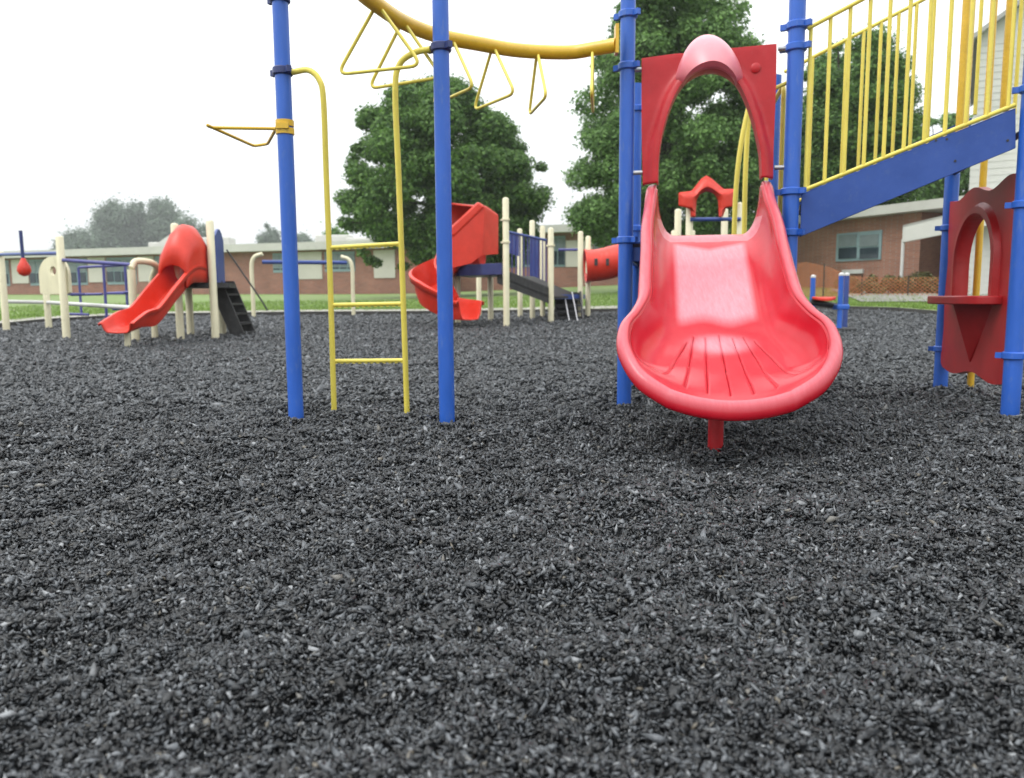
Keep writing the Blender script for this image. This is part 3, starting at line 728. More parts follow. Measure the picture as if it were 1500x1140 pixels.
# ---- blue horizontal bars climber between
bbx = gz(G(157, 474))
blu = thing('climbing_bars', bbx, 'low purple-blue bar climber with small shelf seats beside the cream panel', 'climbing bars')
for x, yb, yt in ((120, 468, 392), (157, 476, 386), (188, 470, 388)):
    b = gz(G(x, yb)); MB().tube([b-V(0, 0, .1), V(b.x, b.y, at(x, yt, b.y).z)], .03, 12).build('post', FPURP, blu)
for (xa, ya, xb2, yb2) in ((116, 392, 190, 388), (104, 432, 150, 431), (155, 430, 192, 428), (95, 460, 130, 461), (165, 453, 190, 452)):
    p, q = at(xa, ya, bbx.y), at(xb2, yb2, bbx.y); MB().tube([p, q], .03, 12).build('bar', FPURP, blu)
for xa, xb2, y in ((128, 152, 482), (104, 128, 431), (160, 186, 430)):
    p, q = at(xa, y, bbx.y+.1), at(xb2, y, bbx.y+.1)
    MB().box((p+q)/2, ((q-p).length, .3, .05)).build('step_plate', FPURP if y < 470 else BLACK, blu, False, .01)

# ---- free-standing chin-up bar with bent cream posts
e1, e2 = gz(G(372, 468)), gz(G(518, 462))
e2 = gz(at(518, 462, e1.y+.6))
chn = thing('chin_up_bar', e1, 'wide chin-up bar with thick blue crossbar between two inward-bent cream posts', 'chin-up bar')
for e, xx, sg in ((e1, 372, 1), (e2, 518, -1)):
    zt = at(xx, 372 if sg > 0 else 376, e.y).z
    MB().tube(smooth_path([e-V(0, 0, .1), V(e.x, e.y, zt*.5), V(e.x, e.y, zt-.3), V(e.x+sg*.08, e.y, zt-.08), V(e.x+sg*.28, e.y, zt)], 8), .05, 16).build('post', CREAM, chn)
MB().tube([at(384, 384, e1.y), at(508, 385, e2.y)], .05, 14).build('crossbar', FBLUE, chn)

# ---- middle structure: spiral slide, ramp, tunnel
g740, g806 = gz(G(742, 482)), gz(G(807, 475))
spi = thing('play_structure', g740, 'large far play structure with red spiral slide, black ramp, blue barriers and red crawl tunnel', 'play structure')
post(spi, g740, at(735, 292, g740.y).z, RF, CREAM, (at(737, 322, g740.y).z, at(738, 355, g740.y).z), cap=True)
PB_ = {}
for nm, x, yb, yt in (('a', 719, 473, 392), ('b', 702, 467, 392), ('c', 671, 477, 385), ('d', 762, 467, 337), ('e', 780, 470, 325), ('f', 795, 467, 333), ('g', 850, 469, 341), ('h', 861, 467, 348)):
    PB_[nm] = gpost(spi, x, yb, yt)[0]
post(spi, g806, at(802, 336, g806.y).z, RF, CREAM, (at(804, 360, g806.y).z,), cap=True)
# spiral deck
zs = at(700, 388, g740.y+.8).z
dpoly = [at(668, 400, g740.y+.9), at(735, 400, g740.y), at(745, 400, g740.y+1.6), at(690, 400, g740.y+2.3)]
MB().prism([V(p.x, p.y, zs-.22) for p in dpoly], V(0, 0, .22)).build('deck', NAVY, spi, False, .01)
# spiral slide
cxp = at(660, 420, g740.y+.55); RS = .44
path = []
for k in range(15):
    a = math.radians(50+k*(215/14)); f = (k/14)**.9
    path.append(V(cxp.x+RS*math.cos(a), cxp.y+RS*math.sin(a), zs-.02-(zs-terrain(cxp.x, cxp.y)-.21)*f))
pe = path[-1]; td = (path[-1]-path[-2]).normalized(); td.z = 0
path.append(pe+V(.25, -.12, -.03)); path.append(pe+V(.47, -.36, -.03))
path.insert(0, path[0]+V(.35, -.1, .02))
sps = chute(path, lambda f: .27, lambda f: .50 if f < .66 else .50-.16*(f-.66)/.34, RED3, 'spiral_slide', spi)
MB().tube([gz(cxp)-V(0, 0, .1), V(cxp.x, cxp.y, zs)], .05, 14).build('support_post', CREAM, sps)
# hood of the spiral slide: faceted shell
YH = g740.y+.35
def hp(x, y, d=0): return at(x, y, YH+d)
hv = [hp(648, 352), hp(664, 346), hp(708, 303), hp(706, 374), hp(690, 386), hp(648, 396),
      hp(728, 316, .5), hp(728, 372, .5), hp(648, 297, .75), hp(712, 302, .9), hp(648, 296, 0), hp(700, 300, .0), hp(648, 297, .75), hp(712, 302, .9), hp(712, 372, .9), hp(648, 380, .75)]
m = MB(); m.add(hv, [(0, 1, 2, 3, 4, 5), (2, 6, 7, 3), (2, 9, 6), (10, 2, 9, 8), (12, 13, 14, 15)])
m.prism([hp(664, 346, -.02), hp(708, 303, -.02), hp(700, 298, -.02), hp(655, 340, -.02)], V(0, .06, 0))
hh = m.build('slide_hood', RED3, spi, False, .02); q = hh.modifiers.new('shell', 'SOLIDIFY'); q.thickness = .03
# ramp down to second deck
r1, r2 = at(728, 392, g740.y+.1), at(806, 423, g806.y)
r1b, r2b = r1-V(0, 0, .30), r2-V(0, 0, .32)
MB().prism([r1, r2, r2b, r1b], V(.05, .06, 0)).build('ramp_beam', BLACK, spi, False)
bk = V(.75, 1.3, 0)
MB().prism([r1b+V(0, 0, .12), r2b+V(0, 0, .12), r2b+bk+V(0, 0, .12), r1b+bk+V(0, 0, .12)], V(0, 0, .04)).build('ramp_tread', BLACK, spi, False)
# blue barriers with bars behind the ramp
o1, o2 = at(744, 340, g740.y+1.5), at(800, 352, g806.y+1.5)
br2 = MB().tube([o1, o2], .03, 10).build('barrier', FBLUE, spi)
o3, o4 = at(744, 402, g740.y+1.5), at(800, 418, g806.y+1.5)
MB().tube([o3, o4], .025, 10).build('bottom_rail', FBLUE, br2)
MB().prism([o1+(o2-o1)*.0, o1+(o2-o1)*.28, o3+(o4-o3)*.28+V(0, 0, .45), o3+V(0, 0, .45)], V(0, .03, 0)).build('barrier_panel', FBLUE, br2, False)
MB().prism([o1+(o2-o1)*.55, o1+(o2-o1)*.78, o3+(o4-o3)*.78+V(0, 0, .1), o3+(o4-o3)*.55+V(0, 0, .1)], V(0, .03, 0)).build('barrier_panel', FBLUE, br2, False)
for k in range(11):
    f = k/10; MB().tube([o3+(o4-o3)*f, o1+(o2-o1)*f], .013, 8).build('baluster', FPURP, br2)
# second deck, third deck, steps
z2 = at(808, 430, g806.y).z
MB().prism([V(p.x, p.y, z2-.12) for p in (at(803, 430, g806.y+.1), at(852, 430, g806.y+1.2), at(858, 430, g806.y+3), at(790, 430, g806.y+2.4))], V(0, 0, .1)).build('deck', FBLUE, spi, False)
s1 = at(812, 427, g806.y+1.2); s2 = at(849, 428, g806.y+1.2)
m = MB(); gb = terrain(s1.x, s1.y)
for k in range(5):
    z = s1.z-(s1.z-gb)*(k+.4)/5; m.box(V((s1.x+s2.x)/2, s1.y-.14*k, z), (abs(s2.x-s1.x), .24, .05))
for xx in (s1.x, s2.x): m.prism([V(xx, s1.y, s1.z), V(xx, s1.y+.18, s1.z), V(xx, s1.y-.45, gb), V(xx, s1.y-.75, gb)], V(.04, 0, 0))
m.box(V((s1.x+s2.x)/2, s1.y+.2, (s1.z+gb)/2), (abs(s2.x-s1.x)-.02, .03, s1.z-gb-.04))
m.build('steps', BLACK, spi, False)
for xx in (826, 838):
    a = at(xx, 428, g806.y+.8); b = at(xx+8, 470, g806.y+.2); MB().tube([a, b], .012, 8).build('climbing_rope', STEEL, spi)
MB().tube([at(818, 366, g806.y+2), at(848, 366, g806.y+2)], .03, 10).build('cross_bar', FPURP, spi)
# crawl tunnel
tp = [at(857, 390, PB_['g'].y+.2), at(880, 388, PB_['g'].y+.2), at(905, 382, PB_['g'].y+.15), at(935, 376, PB_['g'].y+.1), at(985, 368, PB_['g'].y)]
RT = .36; m = MB(); P = smooth_path(tp, 8); m.tube(P, [RT*(1.06 if i in (0, 1, len(P)-2, len(P)-1) else 1+.012*math.sin(i*2.1)) for i in range(len(P))], 32, cap=False)
tun = m.build('crawl_tunnel', RED3, spi, True, angle=60); q = tun.modifiers.new('shell', 'SOLIDIFY'); q.thickness = .03; q.offset = -1
for x in (873, 890):
    p = at(x, 384, PB_['g'].y-.17); MB().box(p, (.07, .03, .16)).build('window_slot', BLACK, tun, False, .01)
for x in (985, 1012):
    p = gz(at(x, 465, PB_['g'].y+.3)); post(spi, p, tp[-1].z+.45, RF, CREAM, cap=True)
e_ = tp[-1]; MB().box(V(e_.x+.35, e_.y+.3, e_.z-.42), (.9, 1.0, .1)).build('deck', FBLUE, spi, False)

# ---- second far tower: red peaked entrance seen through the hood
T1 = gz(at(1007, 470, 12.4)); T2 = gz(at(1079, 470, 12.4))
twr = thing('play_tower', T1, 'small play tower with peaked salmon-red arch panel framed inside the near slide hood', 'play tower')
for T in (T1, T2, T1+V(0, .85, 0), T2+V(0, .85, 0)): post(twr, gz(T), at(1007, 300, 12.4).z, .055, CREAM, cap=True)
zt2 = at(1040, 322, 12.4).z
MB().box(V((T1.x+T2.x)/2, T1.y+.42, zt2-.75), (T2.x-T1.x, .9, .08)).build('deck', FBLUE, twr, False)
MB().tube([V(T1.x, T1.y-.07, zt2), V(T2.x, T2.y-.07, zt2)], .03, 12).build('cross_bar', FBLUE, twr)
def tp2(x, y): p = at(x, y, 12.3); return (p.x, p.z)
oP = [tp2(*p) for p in ((994, 302), (994, 282), (1013, 280), (1027, 262), (1035, 257), (1043, 262), (1060, 277), (1080, 277), (1080, 302), (1064, 304), (1058, 318), (1052, 322), (1014, 322), (1010, 306))]
iP = [tp2(1020+16-17*math.cos(a), 300-18*math.sin(a)) for a in np.linspace(0, PI, 12)]; iP = [tp2(1019, 321)]+iP+[tp2(1053, 321)]
oq = [tp2(*p) for p in ((1012, 318), (1011, 306), (994, 302), (994, 282), (1013, 280), (1027, 262), (1035, 257), (1043, 262), (1060, 277), (1080, 277), (1080, 302), (1064, 304), (1059, 318))]
iq = [tp2(1019, 318)]+[tp2(1036-16*math.cos(a), 298-17*math.sin(a)) for a in np.linspace(0, PI, 14)]+[tp2(1053, 318)]
oo, io = resamp(oq, 70), resamp(iq, 70); m = MB()
m.add([V(a, 12.3, b) for a, b in io]+[V(io[k][0]*.7+oo[k][0]*.3, 12.25, io[k][1]*.7+oo[k][1]*.3) for k in range(70)]+[V(a, 12.3, b) for a, b in oo], [(r*70+k, r*70+k+1, (r+1)*70+k+1, (r+1)*70+k) for r in range(2) for k in range(69)])
pq = m.build('arch_panel', RED3, twr, True, angle=50); q = pq.modifiers.new('shell', 'SOLIDIFY'); q.thickness = .05; q.offset = -1

# ---- spring rocker / seesaw at right
SY = 13.4
srk = thing('seesaw', gz(at(1212, 468, SY)), 'small blue seesaw with red seat and upright blue handles at the mulch edge', 'seesaw')
def sx(x): return gz(at(x, 466, SY))
for x, dy in ((1189, .5), (1230, .0), (1238, .55)):
    b = gz(at(x, 466, SY+dy)); zt = at(x, 404 if x != 1189 else 407, SY+dy).z
    MB().tube([b-V(0, 0, .05), V(b.x, b.y, zt)], .042, 14).build('post', FBLUE if x == 1238 else BLUE, srk)
    MB().tube([V(b.x, b.y, zt), V(b.x, b.y, zt+.03), V(b.x, b.y, zt+.05)], [.045, .045, .02], 14).build('cap', WHITE, srk)
a, b = at(1188, 443, SY+.2), at(1232, 449, SY+.2)
MB().tube([a, b], .05, 12).build('beam', BLACK, srk)
m = MB(); c_ = at(1207, 440, SY+.1); vs = []
for k in range(16): vs.append(c_+V(.20*math.cos(2*PI*k/16), .15*math.sin(2*PI*k/16), .02*math.cos(4*PI*k/16)))
m.prism(vs, V(0, 0, .05)).build('seat', RED3, srk, True, .012)
m = MB(); c_ = at(1234, 466, SY); m.box(V(c_.x, c_.y+.2, terrain(c_.x, c_.y)+.05), (.45, .6, .08)).build('base_plate', BLACK, srk, False, .02)
m = MB(); m.box(V(c_.x, c_.y+.1, at(1234, 450, SY).z), (.2, .3, .09)).build('seat', BLUE, srk, True, .02)

# ================================================================== SETTING
bord = [(-500, 560), (-300, 525), (-100, 492), (0, 480), (60, 473), (200, 464), (450, 460), (700, 459), (880, 457), (1000, 455), (1120, 452), (1240, 453), (1310, 455), (1370, 460), (1500, 472), (1700, 495), (2000, 540)]
BP = [G(p[0], p[1]+3) for p in bord]; BA = [math.atan2(p.x, p.y) for p in BP]; BR = [math.hypot(p.x, p.y) for p in BP]
def rb(az):
    if az <= BA[0]: return BR[0]+(14-BR[0])*sstep(0, .5, BA[0]-az)
    if az >= BA[-1]: return BR[-1]+(14-BR[-1])*sstep(0, .5, az-BA[-1])
    return float(np.interp(az, BA, BR))
def undul(x, y):
    s = (math.sin(x*2.1+y*.7+.5)*.5+math.sin(x*-1.3+y*2.9+1.9)*.35+math.sin(x*4.7+y*3.9)*.18+math.sin(x*7.3-y*6.1+2)*.12)
    return .014*s
def dip(x, y): # scuffed hollow below the slide exit
    c = L(0.02, 1.5, 0); d2 = ((x-c.x)**2+(y-c.y)**2)/.25; return -.06*math.exp(-d2)
def azs():
    a = list(np.linspace(-.95, .95, 381)); b = list(np.linspace(.95, 2*PI-.95, 60))[1:-1]; return a+b
AZ = azs(); na = len(AZ)
def wrap(a): return a-2*PI if a > PI else a
PITS = [PA, PB, PC, PE, PF, G(490, 610), G(596, 616)]
def hgt(x, y, und=True):
    z = terrain(x, y); r = math.hypot(x, y)
    for p in PITS:
        q2 = (x-p.x)**2+(y-p.y)**2
        if q2 < .2: z += -.03*math.exp(-q2/.008)+.022*math.exp(-(math.sqrt(q2)-.2)**2/.004)
    if und: z += (undul(x, y)+dip(x, y))*(1-sstep(8, 14, r))
    return z
m = MB(); rr = [0.3]+[.6*1.035**k for k in range(200)]
fr_ = np.linspace(0, 1, 120)
vs = []; fs = []
NR = 130
for i in range(NR):
    f = i/(NR-1)
    for a in AZ:
        R = rb(wrap(a)); r = .25+(R-.25)*f**2.0; x, y = r*math.sin(a), r*math.cos(a); vs.append((x, y, hgt(x, y)-(.012+.040*(1-sstep(7, 16, r)) if f < .98 else 0)))
for i in range(NR-1):
    for k in range(na): fs.append((i*na+k, i*na+(k+1) % na, (i+1)*na+(k+1) % na, (i+1)*na+k))
fs.append(tuple(range(na-1, -1, -1)))
gm = m.add(vs, fs).build('ground', MULCH, None, True, angle=180); tag(gm, kind='structure')
m = MB(); vs = []; fs = []; NR2 = 60
for i in range(NR2):
    f = i/(NR2-1)
    for a in AZ:
        R = rb(wrap(a))+.0; r = R+(420-R)*f**3; x, y = r*math.sin(a), r*math.cos(a); vs.append((x, y, terrain(x, y)+.05*min(1, i/2)+.0))
for i in range(NR2-1):
    for k in range(na): fs.append((i*na+k, i*na+(k+1) % na, (i+1)*na+(k+1) % na, (i+1)*na+k))
lw = m.add(vs, fs).build('lawn', LAWN, None, True, angle=180); tag(lw, kind='structure')
# border timber and pale path strip
def strip(name, o0, o1, z0, z1, mat, az0=-1.0, az1=1.0):
    m = MB(); vs = []; fs = []; A_ = np.linspace(az0, az1, 240)
    for a in A_:
        R = rb(a)
        for o, z in ((o0, -.1), (o0, z0), (o1, z1), (o1, -.1)):
            r = R+o; x, y = r*math.sin(a), r*math.cos(a); vs.append((x, y, terrain(x, y)+z))
    for i in range(239):
        for k in range(3): fs.append((i*4+k, i*4+k+1, (i+1)*4+k+1, (i+1)*4+k))
    return m.add(vs, fs).build(name, mat, None, False)
tag(strip('border_kerb', -.08, .07, .12, .12, TIMBER), kind='structure')
tag(strip('path', 1.0, 2.2, .09, .10, CONC, -1.0, .19), kind='structure')
# driveway at the right: sheet following the terrain
dv = [(1222, 428), (1400, 424), (1560, 422), (1560, 442), (1420, 447), (1255, 449)]
def sheet(name, quad, n, mat, dz):
    m = MB(); vs = []
    (a, b, c, d) = [V(G(*p).x, G(*p).y, 0) for p in quad]
    for i in range(n+1):
        for j in range(n+1):
            u, v_ = i/n, j/n; p = (a*(1-u)+b*u)*(1-v_)+(d*(1-u)+c*u)*v_; vs.append(V(p.x, p.y, terrain(p.x, p.y)+dz))
    m.add(vs, [(i*(n+1)+j, i*(n+1)+j+1, (i+1)*(n+1)+j+1, (i+1)*(n+1)+j) for i in range(n) for j in range(n)])
    return m.build(name, mat, None, True, angle=180)
tag(sheet('driveway', ((1215, 427), (1600, 421), (1600, 445), (1262, 447)), 24, DRIVE, .09), kind='structure')

# ---- buildings
def wall_box(m, P, Q, th, z0, z1):                                   # wall standing on line P-Q, going back th
    u = (Q-P); u.z = 0; u.normalize(); n_ = V(-u.y, u.x, 0)
    if n_.y < 0: n_ = -n_
    a, b = V(P.x, P.y, z0), V(Q.x, Q.y, z0)
    m.prism([a, b, b+n_*th, a+n_*th], V(0, 0, z1-z0)); return u, n_
def face_quad(P, Q, px0, px1, py0, py1, out, th, name, mat, parent, bev=0):
    """flat element lying on facade P-Q between pixels, at depth of the facade"""
    a, b = onplane(px0, (py0+py1)/2, P, Q), onplane(px1, (py0+py1)/2, P, Q)
    z1, z0 = onplane((px0+px1)/2, py0, P, Q).z, onplane((px0+px1)/2, py1, P, Q).z
    u = (Q-P); u.z = 0; u.normalize(); n_ = V(-u.y, u.x, 0)
    if n_.y < 0: n_ = -n_
    m = MB(); a0, b0 = V(a.x, a.y, z0)-n_*out, V(b.x, b.y, z0)-n_*out
    m.prism([a0, b0, b0+n_*th, a0+n_*th], V(0, 0, z1-z0)); return m.build(name, mat, parent, False, bev)
# long left school building
LP0, LP1 = at(-420, 430, 78), at(640, 430, 55)
zbL = terrain(-20, 65)-.5
sch = thing('school_building', V(LP0.x/2+LP1.x/2, 66, zbL), 'long low brick school wing with white window panels behind the lawn and poplars', 'building')
def eave(x): return onplane(x, float(np.interp(x, [-420, 0, 170, 400, 640], [388, 383, 378, 364, 358])), LP0, LP1).z
ze = (eave(100)+eave(500))/2
m = MB(); uL, nL = wall_box(m, LP0, LP1, 14, zbL, ze); m.build('wall', BRICK, sch, False)
m = MB(); A_, B_ = LP0-nL*.7-uL*.5, LP1-nL*.7+uL*.7; m.prism([V(A_.x, A_.y, ze), V(B_.x, B_.y, ze), V(B_.x, B_.y, ze)+nL*15.4, V(A_.x, A_.y, ze)+nL*15.4], V(0, 0, .55)); rf = m.build('roof', FASCIA, sch, False)
def zpx(x, z, P, Q):   # pixel row of height z on facade at column x
    lo, hi = -200, 900
    for _ in range(40):
        md = (lo+hi)/2
        if onplane(x, md, P, Q).z > z: lo = md
        else: hi = md
    return (lo+hi)/2
def ft(x, h): return zpx(x, h, LP0, LP1)
for x0, x1 in ((-200, -172), (-60, -30), (18, 42), (130, 155), (203, 226), (270, 297), (437, 472), (548, 579)):
    xm = (x0+x1)/2; face_quad(LP0, LP1, x0, x1, ft(xm, ze-.12), ft(xm, zbL+1.5), .06, .1, 'window_panel', PANEL, sch)
for x0, x1 in ((-260, -206), (-120, -64), (-26, 14), (44, 74), (100, 128), (157, 200), (228, 268), (400, 434), (476, 520)):
    xm = (x0+x1)/2; w_ = face_quad(LP0, LP1, x0, x1, ft(xm, ze-.15), ft(xm, zbL+(1.3 if x0 < 300 else 2.0)), .04, .1, 'window', WFRAME, sch)
    nn = max(2, int((x1-x0)/10))
    for k in range(nn):
        a = x0+(x1-x0)*(k+.08)/nn; b = x0+(x1-x0)*(k+.92)/nn
        face_quad(LP0, LP1, a, b, ft(xm, ze-.3), ft(xm, ze-1.2), .08, .05, 'blind', BLIND, w_)
        face_quad(LP0, LP1, a, b, ft(xm, ze-1.27), ft(xm, zbL+(1.5 if x0 < 300 else 2.2)), .08, .05, 'pane', GLASS, w_)
for x, s_ in ((165, 1.2), (240, 1.6), (430, 1.4), (470, 1.0)):
    p = onplane(x, 370, LP0, LP1)+nL*6; MB().box(V(p.x, p.y, ze+.55+s_*.35), (s_*2.0, 1.6, s_*.7)).build('roof_vent', FASCIA, rf, False, .1)
m = MB(); p = onplane(206, 370, LP0, LP1)+nL*3; m.prism([p+V(-1.6, 0, 0)+V(0, 0, ze+.56-p.z), p+V(1.8, 0, 0)+V(0, 0, ze+.56-p.z), p+V(.1, 0, 0)+V(0, 0, ze+1.7-p.z)], V(0, 2, 0)).build('roof_gable', FASCIA, rf, False)
# centre wing behind the tunnel
CP0, CP1 = at(600, 420, 58), at(1010, 420, 52)
zbC = terrain(3, 55)-.6
cen = thing('school_building', V(3, 57, zbC), 'central brick school wing with grey window bays seen behind the red crawl tunnel', 'building')
m = MB(); zc = onplane(800, 342, CP0, CP1).z; uC, nC = wall_box(m, CP0, CP1, 12, zbC, zc); m.build('wall', BRICK, cen, False)
m = MB(); A_, B_ = CP0-nC*.8-uC*.3, CP1-nC*.8+uC*.8; m.prism([V(A_.x, A_.y, zc), V(B_.x, B_.y, zc), V(B_.x, B_.y, zc)+nC*13, V(A_.x, A_.y, zc)+nC*13], V(0, 0, .5)); m.build('roof', FASCIA, cen, False)
for x0, x1 in ((640, 690), (745, 788), (806, 828), (870, 930), (940, 990)):
    w_ = face_quad(CP0, CP1, x0, x1, 346, 391, .05, .1, 'window', WFRAME, cen)
    nn = max(2, int((x1-x0)/11))
    for k in range(nn):
        a = x0+(x1-x0)*(k+.08)/nn; b = x0+(x1-x0)*(k+.92)/nn
        face_quad(CP0, CP1, a, b, 349, 366, .09, .05, 'blind', BLIND, w_); face_quad(CP0, CP1, a, b, 368, 388, .09, .05, 'pane', GLASS, w_)
for x0, x1 in ((829, 868), (700, 740)): face_quad(CP0, CP1, x0, x1, 352, 391, .05, .1, 'window_panel', PANEL, cen)
# right wing: brick with window and porch
RP0, RP1 = at(1150, 410, 37), at(1345, 410, 31)
zbR = terrain(16, 33)-.4
rgt = thing('school_building', V(16, 34, zbR), 'orange brick school corner with teal-framed double window and pale porch beside the driveway', 'building')
zr_ = onplane(1260, 320, RP0, RP1).z
uR = (RP1-RP0); uR.z = 0; uR.normalize()
m = MB(); uR, nR = wall_box(m, RP0, RP1, 12, zbR, zr_); m.build('wall', BRICKO, rgt, False)
m = MB(); A_, B_ = RP0-nR*.6-uR*.4, RP1-nR*.6+uR*6.5; m.prism([V(A_.x, A_.y, zr_), V(B_.x, B_.y, zr_), V(B_.x, B_.y, zr_)+nR*13, V(A_.x, A_.y, zr_)+nR*13], V(0, 0, .35)); m.build('roof', FASCIA, rgt, False)
w_ = face_quad(RP0, RP1, 1226, 1292, 340, 382, .05, .1, 'window', WFRAME, rgt)
for a, b in ((1230, 1256), (1261, 1288)):
    face_quad(RP0, RP1, a, b, 344, 361, .08, .05, 'blind', BLIND, w_); face_quad(RP0, RP1, a, b, 363, 379, .08, .05, 'pane', GLASS, w_)
face_quad(RP0, RP1, 1236, 1266, 395, 401, .12, .1, 'vent', WHITE, rgt)
m = MB(); rc = RP1+nR*4; m.prism([V(rc.x, rc.y, zbR), V(rc.x, rc.y, zbR)+uR*9, V(rc.x, rc.y, zbR)+uR*9+nR*.3, V(rc.x, rc.y, zbR)+nR*.3], V(0, 0, zr_-zbR)); m.build('recess_wall', BRICK, rgt, False)
m = MB(); k0 = onplane(1322, 345, RP0-nR*2.6, RP1-nR*2.6)
c0_ = V(k0.x, k0.y, at(1322, 330, k0.y).z)
dz = V(0, 0, -.85)
e1_, e2_ = c0_, c0_+uR*7+V(0, 0, .95)
m.prism([e1_, e2_, e2_+dz*.9, e1_+dz*.72], nR*.12)
m.prism([e1_, e2_, e2_+V(0, 0, -.08), e1_+V(0, 0, -.08)], nR*2.5)
m.build('porch_roof', SIDING, rgt, False)
MB().tube([V(c0_.x+.06, c0_.y+.05, zbR), V(c0_.x+.06, c0_.y+.05, c0_.z-.5)], .06, 10).build('porch_post', WHITE, rgt)
# tall pale hall at far right
TY = 27.0
tl_ = at(1412, 400, TY)
hb_ = V(tl_.x+.25, tl_.y, 0).normalized(); hu = V(hb_.y, -hb_.x, 0); zb_ = terrain(tl_.x, TY)-.4
HP = V(tl_.x, tl_.y, 0); HQ = HP+hu*10
z_a = onplane(1414, 58, HP, HQ).z; z_b = onplane(1500, 5, HP, HQ); sl_ = (z_b.z-z_a)/((z_b-HP).dot(hu)); z_a = z_a
wd = 9; hal = thing('hall_building', HP+hu*4.5+V(0, 0, zb_), 'tall pale-sided hall with sloping roofline rising behind the sliding pole', 'building')
def HV(u, b, z): return HP+hu*u+hb_*b+V(0, 0, z)
m = MB().prism([HV(0, 0, zb_), HV(wd, 0, zb_), HV(wd, 0, z_a), HV(wd/2, 0, z_a+sl_*wd/2), HV(0, 0, z_a)], hb_*10); hw_ = m.build('wall', SIDING, hal, False)
for p0, p1 in ((HV(-.22, -.3, z_a-.22*sl_), HV(wd/2, -.3, z_a+sl_*wd/2)), (HV(wd+.22, -.3, z_a-.22*sl_), HV(wd/2, -.3, z_a+sl_*wd/2))):
    MB().prism([p0, p1, p1+V(0, 0, .16), p0+V(0, 0, .16)], hb_*10.6).build('roof', ROOFT, hal, False)
m = MB()
for k in range(1, 60):
    z = zb_+.22*k
    if z < z_a-.1: m.box(HV(wd/2, -.006, z), (wd-.02, .014, .007), (hu, hb_, V(0, 0, 1)))
m.build('siding', SIDING, hw_, False)
# orange/plastic construction-like shrubs and hedge in front of the right wing
def leaves(centers, radii, n, size, mat, name, parent, flat=.75, shell=.55, elong=1.0, jit=.15):
    centers = np.array(centers, float); radii = np.array(radii, float); nb = len(centers)
    pr_ = radii**2/np.sum(radii**2); ids = rng.choice(nb, n, p=pr_)
    d = rng.normal(size=(n, 3)); d /= np.linalg.norm(d, axis=1, keepdims=True)
    rad = radii[ids]*(shell+(1-shell)*rng.random(n))*(1+jit*rng.normal(size=n))
    P = centers[ids]+d*rad[:, None]*np.array([1, 1, flat])
    nrm = d*.7+rng.normal(size=(n, 3))*.5+np.array([0, 0, .55]); nrm /= np.linalg.norm(nrm, axis=1, keepdims=True)
    t = np.cross(nrm, rng.normal(size=(n, 3))); t /= np.linalg.norm(t, axis=1, keepdims=True); b = np.cross(nrm, t)
    s = size*(.6+.8*rng.random(n))[:, None]
    v = np.stack([P-t*s*.5*elong, P+b*s*.32-nrm*s*.06, P+t*s*.5*elong, P-b*s*.32-nrm*s*.06], 1).reshape(-1, 3)
    if parent is not None: v = v-np.array(ORG[parent.name])
    me = bpy.data.meshes.new(name); me.vertices.add(4*n); me.vertices.foreach_set('co', v.ravel())
    me.loops.add(4*n); me.loops.foreach_set('vertex_index', np.arange(4*n, dtype=np.int32))
    me.polygons.add(n); me.polygons.foreach_set('loop_start', np.arange(0, 4*n, 4, dtype=np.int32)); me.polygons.foreach_set('loop_total', np.full(n, 4, dtype=np.int32))
    me.materials.append(mat); me.update(); me.validate()
    return link(name, me, parent)
def inside(poly, x, y):
    c = False; n = len(poly)
    for i in range(n):
        (x1, y1), (x2, y2) = poly[i], poly[(i+1) % n]
        if (y1 > y) != (y2 > y) and x < (x2-x1)*(y-y1)/(y2-y1)+x1: c = not c
    return c
